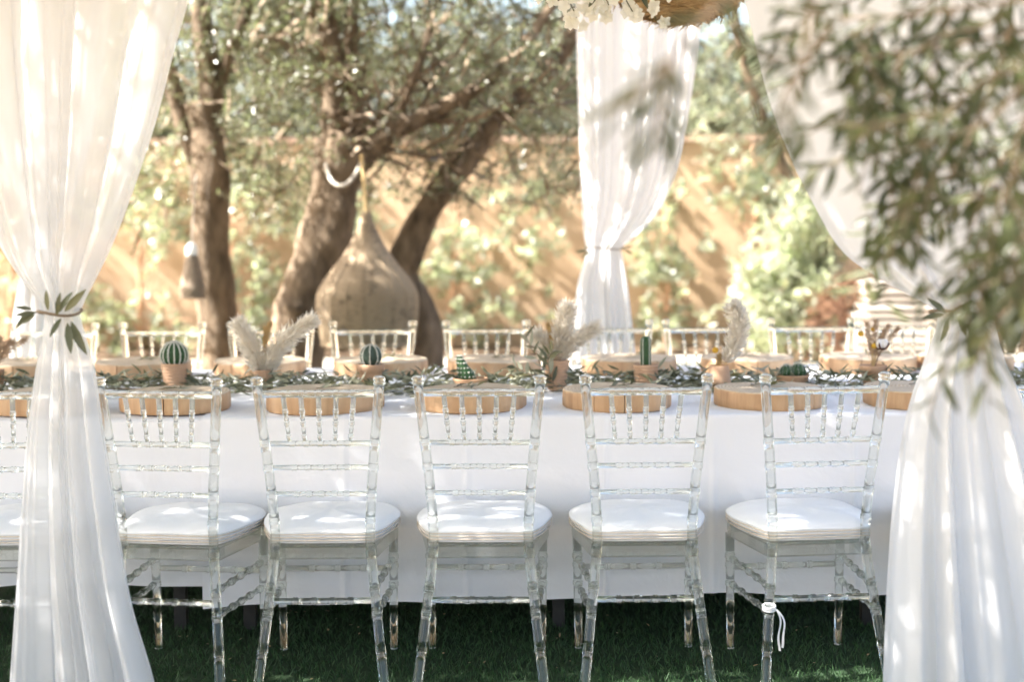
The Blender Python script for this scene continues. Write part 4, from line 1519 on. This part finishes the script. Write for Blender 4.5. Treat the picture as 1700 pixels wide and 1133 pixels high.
def twigs_mesh(name, base, tdir, ln, r, mat):
    return leaves_mesh(name, base, tdir, rand_dirs(len(base)), ln, r, mat)


def crown(parent, centers, per, spread, leaf_l, leaf_w, mat, seed, tpl=LEAF_SIMPLE, name='crown', droop=0.15):
    rg = np.random.default_rng(seed)
    centers = np.asarray(centers, float) - np.array(parent.location)
    spread = np.broadcast_to(np.asarray(spread, float), (len(centers),))
    C, D, base, td = clump_leaves(centers, per, spread, rg, droop)
    n_ = len(C)
    o_ = inst(name, leaves_mesh(name, C, D, norm(rg.normal(size=(n_, 3)) + np.array([0, 0, 0.7])), leaf_l * rg.uniform(0.7, 1.25, n_), leaf_w * rg.uniform(0.8, 1.2, n_), mat, tpl), parent)
    o_['kind'] = 'stuff'
    t_ = inst('twigs', twigs_mesh('twigs', (base - td * 0.08)[::3], td[::3], 0.30, 0.006, M['twig']), parent)
    t_['kind'] = 'stuff'
    return o_


def cloud(pts, n_, jit, rg):
    """random clump centres scattered along a list of key points"""
    pts = np.array([tuple(p) for p in pts], float)
    i = rg.integers(0, len(pts), n_)
    return pts[i] + rg.normal(0, 1, (n_, 3)) * np.asarray(jit)


rg0 = np.random.default_rng(21)
# slim forked olive tree on the left
TYL = 10.6
t1 = empty('olive_tree', (P(358, 600, TYL).x, TYL, 0))
tag(t1, 'slim forked olive tree standing beside the bell shaped lampshade', 'tree')
b = MB()
limb(b, rel([Vector((P(362, 600, TYL).x, TYL, -0.05)), P(362, 560, TYL), P(350, 430, TYL), P(350, 320, TYL), P(344, 240, TYL), P(335, 170, TYL)], t1), 0.155, 0.118, 16, 0.05)
b.build('trunk', M['bark'], t1)
for l, ra, rb_ in [([(345, 262), (350, 160), (336, 60), (330, -60), (300, -260)], .105, .05), ([(338, 285), (305, 210), (285, 130), (255, 20), (200, -150)], .085, .03), ([(348, 180), (385, 80), (420, -20), (450, -200)], .055, .02), ([(300, 205), (275, 150), (240, 120), (190, 90)], .03, .01)]:
    b = MB(); limb(b, rel(px_path(l, TYL), t1), ra, rb_, 12); b.build('limb', M['bark'], t1)
cs = []
for x in range(120, 560, 47):
    for y in range(-420, 350, 48):
        if random.random() < (0.98 if y < 200 else 0.6):
            p = P(x + random.uniform(-30, 30), y + random.uniform(-30, 30), TYL + random.uniform(-0.45, 1.9)); cs.append(tuple(p))
crown(t1, cs, 216, 0.17, 0.056, 0.0145, M['olive'], 31)

# leaning many-limbed olive tree
TYM = 10.3
t2 = empty('olive_tree', (P(490, 590, TYM).x, TYM, 0))
tag(t2, 'thick leaning olive tree with twin stems and the onion lampshade', 'tree')
b = MB()
limb(b, rel([Vector((P(478, 640, TYM).x, TYM, -0.05)), P(492, 560, TYM), P(505, 500, TYM), P(532, 420, TYM), P(553, 340, TYM), P(566, 270, TYM), P(572, 220, TYM)], t2), 0.205, 0.16, 18, 0.06)
b.build('trunk', M['bark'], t2)
limbs2 = [([(560, 255), (552, 190), (556, 120), (545, 40), (530, -80), (520, -300)], .095, .05), ([(575, 250), (590, 180), (582, 90), (588, 0), (600, -150)], .07, .035), ([(580, 290), (640, 225), (700, 195), (800, 140), (880, 60), (960, -60)], .085, .03),
          ([(570, 220), (548, 110), (520, 30), (500, -60)], .05, .025), ([(640, 225), (690, 120), (720, 20), (740, -120)], .04, .015), ([(700, 195), (770, 200), (850, 175), (930, 160)], .035, .01), ([(575, 235), (520, 120), (470, 70), (430, 60)], .03, .01), ([(590, 240), (650, 170), (690, 130), (760, 90)], .03, .01), ([(600, 270), (650, 250), (720, 260), (790, 240)], .025, .008)]
for l, ra, rb_ in limbs2:
    b = MB(); limb(b, rel(px_path(l, TYM), t2), ra, rb_, 12); b.build('limb', M['bark'], t2)
b = MB()
limb(b, rel([Vector((P(705, 620, TYM + .4).x, TYM + .4, -0.05)), P(700, 545, TYM + .4), P(672, 480, TYM + .35), P(668, 440, TYM + .3), P(700, 370, TYM + .25), P(745, 300, TYM + .2), P(800, 235, TYM + .2), P(850, 175, TYM + .2), P(930, 90, TYM + .2), P(1010, -60, TYM + .2)], t2), 0.16, 0.05, 16, 0.06)
b.build('leaning_stem', M['bark'], t2)
cs = []
for x in range(440, 1010, 44):
    for y in range(-430, 330, 46):
        dens = 0.99 if y < 130 else (0.95 if x > 660 else 0.5)
        if random.random() < dens:
            cs.append(tuple(P(x + random.uniform(-28, 28), y + random.uniform(-28, 28), TYM + random.uniform(-0.5, 1.9))))
crown(t2, cs, 216, 0.16, 0.056, 0.0145, M['olive'], 32)
# fine bare twigs bristling from the limbs
tw_b, tw_d = [], []
for l, ra, rb_ in limbs2:
    pth = [np.array(tuple(p)) for p in rel(px_path(l, TYM), t2)]
    for k in range(45):
        i = random.randrange(len(pth) - 1)
        q = pth[i] + (pth[i + 1] - pth[i]) * random.random()
        d = RNG.normal(size=3) + np.array([0.5, -0.2, 0.25])
        tw_b.append(q); tw_d.append(d)
o = inst('twigs', leaves_mesh('twigs', tw_b, tw_d, rand_dirs(len(tw_b)), RNG.uniform(0.12, 0.42, len(tw_b)), 0.006, M['twig']), t2); o['kind'] = 'stuff'

# white tube looped round its trunk
hr = empty('looped_tube', P(566, 262, TYM - 0.25))
tag(hr, 'pale plastic tube looped round the thick leaning trunk', 'tube')
b = MB()
pts = []
for k in range(41):
    a = 2 * math.pi * k / 40
    pts.append((0.118 * math.cos(a), 0.22 * math.sin(a) * 1.0 + 0.17, -0.16 + 0.24 * (0.5 + 0.5 * math.sin(a)) + 0.03 * math.cos(2 * a)))
b.tube(pts, 0.012, 10, False); b.build('tube', M['hose'], hr)

# dark trees behind the wall
WT = [(-7.8, 20.5, 4.6, 'tree'), (-5.4, 19.8, 4.2, 'tree'), (-3.2, 21.0, 4.9, 'tree'), (-1.0, 20.0, 3.9, 'tree'), (1.3, 20.8, 4.7, 'tree'), (3.4, 19.9, 4.4, 'tree'), (5.6, 20.6, 4.8, 'tree'), (7.9, 20.0, 4.5, 'tree')]
WL = ['far left dark tree behind the wall, beyond the sheer curtain', 'dark tree behind the wall seen past the slim olive trunk', 'dark tree behind the wall between the two olive trunks', 'dark tree behind the wall over the onion lampshade', 'dark tree behind the wall left of the back curtain',
      'tree behind the wall between the back curtain and right curtain', 'tree behind the wall hidden by the right front curtain', 'tree behind the wall at the far right behind the branch']
for i, (x, y, h, k) in enumerate(WT):
    t = empty('garden_tree', (x, y, 0))
    tag(t, WL[i], 'tree', 'dark trees beyond the wall')
    b = MB(); limb(b, [(0, 0, -0.05), (0.05, 0, 1.2), (-0.06, 0.1, 2.2), (0.0, 0, h * 0.8)], 0.16, 0.05, 10); b.build('trunk', M['bark'], t)
    m = 105
    ph_, ct = rg0.uniform(0, 6.28, m), rg0.uniform(-1, 1, m)
    rr_ = 1.5 * rg0.uniform(0.25, 1, m) ** 0.5
    cs = np.stack([x + rr_ * np.cos(ph_) * np.sqrt(1 - ct ** 2), y + rr_ * np.sin(ph_) * np.sqrt(1 - ct ** 2), h * 0.62 + ct * rr_ * 1.25], 1)
    crown(t, cs, 198, 0.25, 0.11, 0.042, M['tree_leaf'], 70 + i)

# pine-like pale shrub tree above the wall at the right
t3 = empty('pine_tree', (P(1190, 200, 15.4).x, 16.3, 0))
tag(t3, 'sunlit feathery tree showing between the back curtain and right curtain', 'tree')
b = MB(); limb(b, rel([Vector((t3.location.x + .9, 16.4, 0)), P(1330, 380, 16.2), P(1290, 250, 16.0), P(1240, 120, 15.8), P(1200, -60, 15.8)], t3), 0.10, 0.03, 10); b.build('trunk', M['bark'], t3)
cs = []
for x in range(1090, 1400, 42):
    for y in range(-120, 235, 42):
        if random.random() < 0.8:
            cs.append(tuple(P(x + random.uniform(-20, 20), y + random.uniform(-20, 20), 15.8 + random.uniform(-0.5, 0.6))))
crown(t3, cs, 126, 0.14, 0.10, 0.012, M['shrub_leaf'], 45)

# climbers and shrubs in front of the wall
CL = [('climbing_plant', 'leafy climber on the wall beside the bell shaped lampshade', [(255, 330), (275, 385), (262, 360), (240, 300), (285, 410), (225, 280)], 9, [(232, 300), (232, 420), (232, 560)]),
      ('climbing_plant', 'leafy climber on the wall just past the slim olive trunk', [(430, 300), (455, 350), (400, 330), (470, 430), (445, 480), (430, 510), (490, 400), (420, 270)], 14, [(388, 330), (386, 450), (385, 580)]),
      ('climbing_plant', 'leafy climber glowing between the thick trunk and the onion lampshade', [(575, 370), (560, 420), (545, 455), (590, 340), (600, 440), (640, 330)], 9, [(590, 330), (600, 460), (602, 590)]),
      ('climbing_plant', 'leafy climber on the wall right of the onion lampshade', [(760, 390), (800, 420), (850, 370), (740, 480), (790, 500), (850, 520), (880, 400), (900, 470), (720, 440), (830, 340), (900, 330), (760, 540)], 17, [(760, 330), (752, 460), (748, 580)]),
      ('climbing_plant', 'leafy climber on the wall between back curtain and pale shrub', [(1080, 430), (1100, 470), (1120, 520), (1075, 380), (1110, 330), (1060, 500), (1090, 550), (1130, 440)], 12, [(1100, 300), (1110, 430), (1106, 575)]),
      ('climbing_plant', 'sparse hanging climber high on the wall beside the right curtain', [(1240, 310), (1260, 345), (1230, 280), (1275, 300), (1210, 260)], 7, [(1250, 240), (1256, 330), (1250, 420)]),
      ('climbing_plant', 'leafy climber on the wall behind the waist of the left curtain', [(10, 470), (25, 420), (15, 510), (140, 560), (165, 520), (5, 390), (185, 570)], 10, [(14, 330), (20, 460), (12, 580)]),
      ('climbing_plant', 'low leafy plant at the wall foot between ball cactus and trunk', [(180, 590), (205, 575), (420, 560), (300, 560), (285, 520)], 8, [(200, 520), (205, 570), (200, 600)])]
for i, (nm, lb, spots, nc, stem_) in enumerate(CL):
    Y = WALL_Y - 0.35
    p0 = P(stem_[-1][0], stem_[-1][1], Y)
    t = empty(nm, (p0.x, Y, 0))
    tag(t, lb, 'climbing plant', 'climbers along the adobe wall')
    b = MB(); limb(b, rel([Vector((p0.x, Y, 0))] + px_path(stem_[::-1], Y), t), 0.035, 0.02, 8); b.build('stem', M['red_stem'], t)
    kp = px_path(spots, Y)
    cs = cloud(kp, int(nc * 2.6), (0.17, 0.14, 0.14), rg0)
    for p in kp[:6]:
        b = MB(); mid = (Vector((p0.x, Y, 0)) + p) / 2 + Vector((0, 0, 0.3)); limb(b, rel([Vector((p0.x, Y, max(0.2, p.z - 0.8))), mid, p], t), 0.014, 0.006, 6, 0.03, 5); b.build('branch', M['red_stem'], t)
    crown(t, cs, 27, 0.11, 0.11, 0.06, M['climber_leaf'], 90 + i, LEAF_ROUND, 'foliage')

sh = empty('pale_shrub', (P(1320, 560, 15.9).x, 15.9, 0))
tag(sh, 'large glowing pale leaved shrub against the wall beside the bricks', 'shrub')
b = MB()
for dx in (-0.2, 0, 0.25):
    limb(b, [(0.05, 0, 0), (dx * 0.6, 0, 0.5), (dx, 0, 1.1), (dx * 1.3, 0, 1.5)], 0.03, 0.012, 7)
b.build('stem', M['twig'], sh)
sp = [(1270, 540), (1290, 480), (1300, 420), (1320, 380), (1340, 350), (1290, 520), (1320, 460), (1260, 500), (1330, 420), (1350, 390), (1365, 420), (1310, 500), (1275, 445), (1340, 330), (1300, 550), (1380, 350), (1340, 500), (1345, 455), (1330, 540), (1250, 470), (1395, 385)]
cs = cloud(px_path(sp, 15.3), 140, (0.13, 0.22, 0.12), rg0)
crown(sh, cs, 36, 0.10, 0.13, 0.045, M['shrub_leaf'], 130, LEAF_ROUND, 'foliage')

# ------------------------------------------------------------------ bricks, boards and stone beyond
b = MB(); b.box((0, 0, 0), (0.105, 0.2, 0.062))
bm2 = b.mesh('brick', M['brick'], False)
p0 = P(1388, 560, 15.2)
bs = empty('brick_stack', (p0.x, 15.2, 0))
tag(bs, 'openwork stack of red bricks beside the pale shrub', 'brick stack')
for r_ in range(15):
    for c_ in range(8):
        if (r_ > 11 and c_ < (r_ - 11) * 2): continue
        inst('brick', bm2, bs, (-0.44 + c_ * 0.125 + (0.062 if r_ % 2 else 0), random.uniform(-.05, .05) - (0.05 if (r_ + c_) % 2 else 0), 0.032 + r_ * 0.0655), (0, 0, random.uniform(-.08, .08)))
p0 = P(1480, 560, 14.9)
bd = empty('board_stack', (p0.x, 14.9, 0))
tag(bd, 'stack of pale boards with dark gaps beside the red bricks', 'board stack')
for r_ in range(11):
    b = MB(); ln = 0.95 - 0.03 * r_ + random.uniform(-.06, .06)
    b.box((random.uniform(-.03, .03), random.uniform(-.04, .04), 0.03 + r_ * 0.082), (ln, 0.5, 0.045)); b.build('board', M['board'], bd, False)
    if r_ < 10:
        for sx in (-0.3, 0.3):
            b = MB(); b.box((sx, 0, 0.03 + r_ * 0.082 + 0.041), (0.06, 0.42, 0.034)); b.build('spacer', M['timber'], bd, False)
p0 = P(800, 588, 13.6)
st = MB()
st.lathe([(0.04, 0.0), (0.14, 0.01), (0.19, 0.07), (0.19, 0.14), (0.14, 0.21), (0.06, 0.245), (0.005, 0.25)], 24, lambda th, i: 1 + 0.04 * math.sin(3 * th + i) + 0.03 * math.sin(7 * th))
o = st.build('garden_stone', M['stone'], None, True, (p0.x, 13.6, 0), (0, 0, 0))
tag(o, 'rounded peach coloured stone on the ground behind the far chairs', 'stone')

# ------------------------------------------------------------------ the overhanging olive tree in the foreground
t4 = empty('olive_tree', (2.35, 1.9, 0))
tag(t4, 'foreground olive tree whose leafy branch hangs across the right curtain', 'tree')
b = MB(); limb(b, [(0, 0, -0.05), (0.06, 0.05, 0.9), (-0.02, 0.1, 1.7), (0.05, 0.0, 2.6), (-0.1, 0.1, 3.4)], 0.17, 0.08, 14); b.build('trunk', M['bark'], t4)
for l, ra, rb_ in [([(0.0, 0.05, 1.9), (-0.5, 0.1, 2.25), (-1.1, 0.15, 2.35), (-1.7, 0.1, 2.3)], .05, .012), ([(0.02, 0.0, 2.5), (-1.2, 0.6, 3.3), (-2.8, 1.4, 3.7), (-4.6, 2.0, 3.9)], .08, .03), ([(0, 0.1, 2.7), (-0.6, 1.8, 3.4), (-1.2, 3.4, 3.7), (-2.0, 5.0, 3.9)], .07, .025),
                   ([(0, 0, 2.6), (-1.5, -0.4, 3.4), (-3.4, -0.6, 3.8), (-5.4, -0.2, 4.0)], .07, .025)]:
    b = MB(); limb(b, l, ra, rb_, 10); b.build('limb', M['bark'], t4)
tw = [[(1760, 40, 2.2), (1600, 70, 2.15), (1440, 95, 2.1), (1300, 100, 2.1), (1235, 75, 2.1)], [(1760, 130, 2.3), (1600, 150, 2.25), (1430, 185, 2.2), (1290, 245, 2.2)], [(1720, 180, 2.2), (1650, 290, 2.2), (1605, 400, 2.2), (1590, 520, 2.2)],
      [(1740, 240, 2.0), (1690, 380, 2.0), (1660, 470, 2.0), (1652, 540, 2.0)], [(1620, 150, 2.3), (1560, 270, 2.3), (1500, 350, 2.3), (1440, 390, 2.3)], [(1760, -10, 2.0), (1580, 15, 2.05), (1420, 30, 2.1), (1300, 15, 2.1)],
      [(1660, 310, 2.2), (1600, 330, 2.25), (1520, 330, 2.3), (1440, 365, 2.3)], [(1640, 370, 2.1), (1612, 460, 2.1), (1606, 570, 2.1)], [(1760, 300, 1.9), (1720, 420, 1.9), (1700, 500, 1.9), (1702, 550, 1.9)],
      [(1500, 90, 2.1), (1470, 170, 2.1), (1400, 260, 2.1), (1350, 280, 2.1)], [(1560, 160, 2.2), (1530, 250, 2.2), (1520, 330, 2.2), (1500, 420, 2.2)], [(1380, 40, 2.0), (1340, 100, 2.0), (1300, 160, 2.0), (1290, 220, 2.0)],
      [(1300, -40, 1.5), (1190, 10, 1.4), (1110, 100, 1.35), (1050, 165, 1.35), (1000, 190, 1.35)], [(1110, 100, 1.35), (1100, 180, 1.35), (1088, 245, 1.35)], [(1360, -60, 1.45), (1340, 60, 1.4), (1315, 170, 1.4), (1300, 230, 1.4)], [(1740, 90, 1.9), (1640, 200, 1.9), (1560, 230, 1.9), (1480, 260, 1.9)], [(1760, 200, 1.8), (1700, 260, 1.8), (1660, 340, 1.8), (1640, 420, 1.8)],
      [(1580, 20, 2.2), (1540, 110, 2.2), (1500, 200, 2.2), (1470, 290, 2.2)], [(1450, 30, 2.2), (1430, 110, 2.2), (1400, 190, 2.2)], [(1680, 40, 2.1), (1650, 130, 2.1), (1600, 250, 2.1), (1570, 300, 2.1)],
      [(1760, 330, 2.0), (1690, 360, 2.0), (1640, 440, 2.0), (1625, 500, 2.0)], [(1770, 380, 2.2), (1700, 430, 2.2), (1670, 500, 2.2)], [(1770, 120, 2.0), (1700, 200, 2.0), (1680, 300, 2.0), (1690, 400, 2.0)], [(1770, 20, 2.3), (1680, 90, 2.3), (1600, 190, 2.3), (1580, 260, 2.3)],
      [(1720, -30, 2.1), (1640, 40, 2.1), (1560, 60, 2.1), (1470, 120, 2.1)], [(1770, 60, 1.9), (1700, 110, 1.9), (1620, 140, 1.9), (1560, 210, 1.9)], [(1770, 150, 2.4), (1690, 230, 2.4), (1620, 260, 2.4), (1540, 330, 2.4)],
      [(1760, -40, 2.3), (1600, -25, 2.3), (1440, -10, 2.3), (1320, 40, 2.3)], [(1640, -50, 2.2), (1560, -10, 2.2), (1480, 50, 2.2), (1400, 90, 2.2)]]
aC, aD, aN, aL, aW = [], [], [], [], []
rnd = random.Random(77)
for l in tw:
    pts = smooth_path(rel(px_path([(a, c, d + 0.40) for a, c, d in l]), t4), 7)
    b = MB(); b.tube([tuple(p) for p in pts], np.linspace(0.0042, 0.0012, len(pts)), 6); b.build('twig', M['twig'], t4)
    thick = l[0][0] > 1400
    nl = 17 if thick else 12
    subs = [pts]
    if thick:
        for q in range(3):
            i = rnd.randrange(3, len(pts) - 2)
            p = Vector(pts[i]); d = Vector((rnd.uniform(-.7, .5), rnd.uniform(-.5, .5), rnd.uniform(-1, .2))).normalized()
            sp_ = [tuple(p), tuple(p + d * .05), tuple(p + d * .10 + Vector((0, 0, -.012))), tuple(p + d * .15 + Vector((0, 0, -.035)))]
            b = MB(); b.tube(sp_, 0.0012, 5); b.build('twig', M['twig'], t4)
            subs.append(sp_)
    for q, s_ in enumerate(subs):
        C, D, N, L, W = sprig_leaves(s_, nl if q == 0 else 7, 0.060, 0.0138, (0, -0.5, 0.6), rnd, 0.95)
        D = [(d[0], d[1], d[2] - 0.35) for d in D]
        aC += C; aD += D; aN += N; aL += L; aW += W
aC, aD, aN, aL, aW = map(np.array, (aC, aD, aN, aL, aW))
order = np.argsort(aC[:, 1])
vis = np.array([i for i in order])
pick, rest = vis[::max(1, len(vis) // 300)][:300], None
mask = np.ones(len(aC), bool); mask[pick] = False
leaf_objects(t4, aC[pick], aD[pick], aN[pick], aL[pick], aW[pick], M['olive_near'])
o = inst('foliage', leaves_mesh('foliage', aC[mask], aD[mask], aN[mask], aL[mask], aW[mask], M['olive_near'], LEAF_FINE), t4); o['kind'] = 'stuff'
# its crown spreads above the table and shades it
m = 640
cs = np.stack([rg0.uniform(-6.8, 2.6, m), rg0.uniform(-1.5, 6.8, m), rg0.uniform(3.15, 4.5, m)], 1)
m = 430  # further unseen clumps added to keep sun off the tablecloth front
cs = np.concatenate([cs, np.stack([rg0.uniform(-7.2, 0.2, m), rg0.uniform(2.0, 6.6, m), rg0.uniform(3.2, 4.5, m)], 1)])
m = 130
cs = np.concatenate([cs, np.stack([rg0.uniform(-6.2, -0.4, m), rg0.uniform(4.1, 5.0, m), rg0.uniform(3.2, 4.5, m)], 1)])
gap = (np.abs(cs[:, 0] - (1.0 - 0.937 * cs[:, 2])) < 0.85) & (np.abs(cs[:, 1] - (4.67 - 0.234 * cs[:, 2])) < 0.34)  # opening carved in the crown to let sun patches onto the lawn
crown(t4, cs[~gap], 144, 0.24, 0.10, 0.026, M['olive'], 200)
m = 175                                  # unseen clumps added to shade the rattan shades and back curtain
cs = np.stack([rg0.uniform(-5.0, -0.2, m), rg0.uniform(7.2, 9.4, m), rg0.uniform(3.3, 4.5, m)], 1)
crown(t2, cs, 126, 0.22, 0.10, 0.026, M['olive'], 201)
# leaf clumps added high in front of the wall to dapple it with shade
m = 165
cs = np.stack([rg0.uniform(-9.5, 2.6, m), rg0.uniform(13.6, 16.8, m), rg0.uniform(3.6, 5.2, m)], 1)
crown(t1, cs, 99, 0.15, 0.10, 0.026, M['olive'], 202)
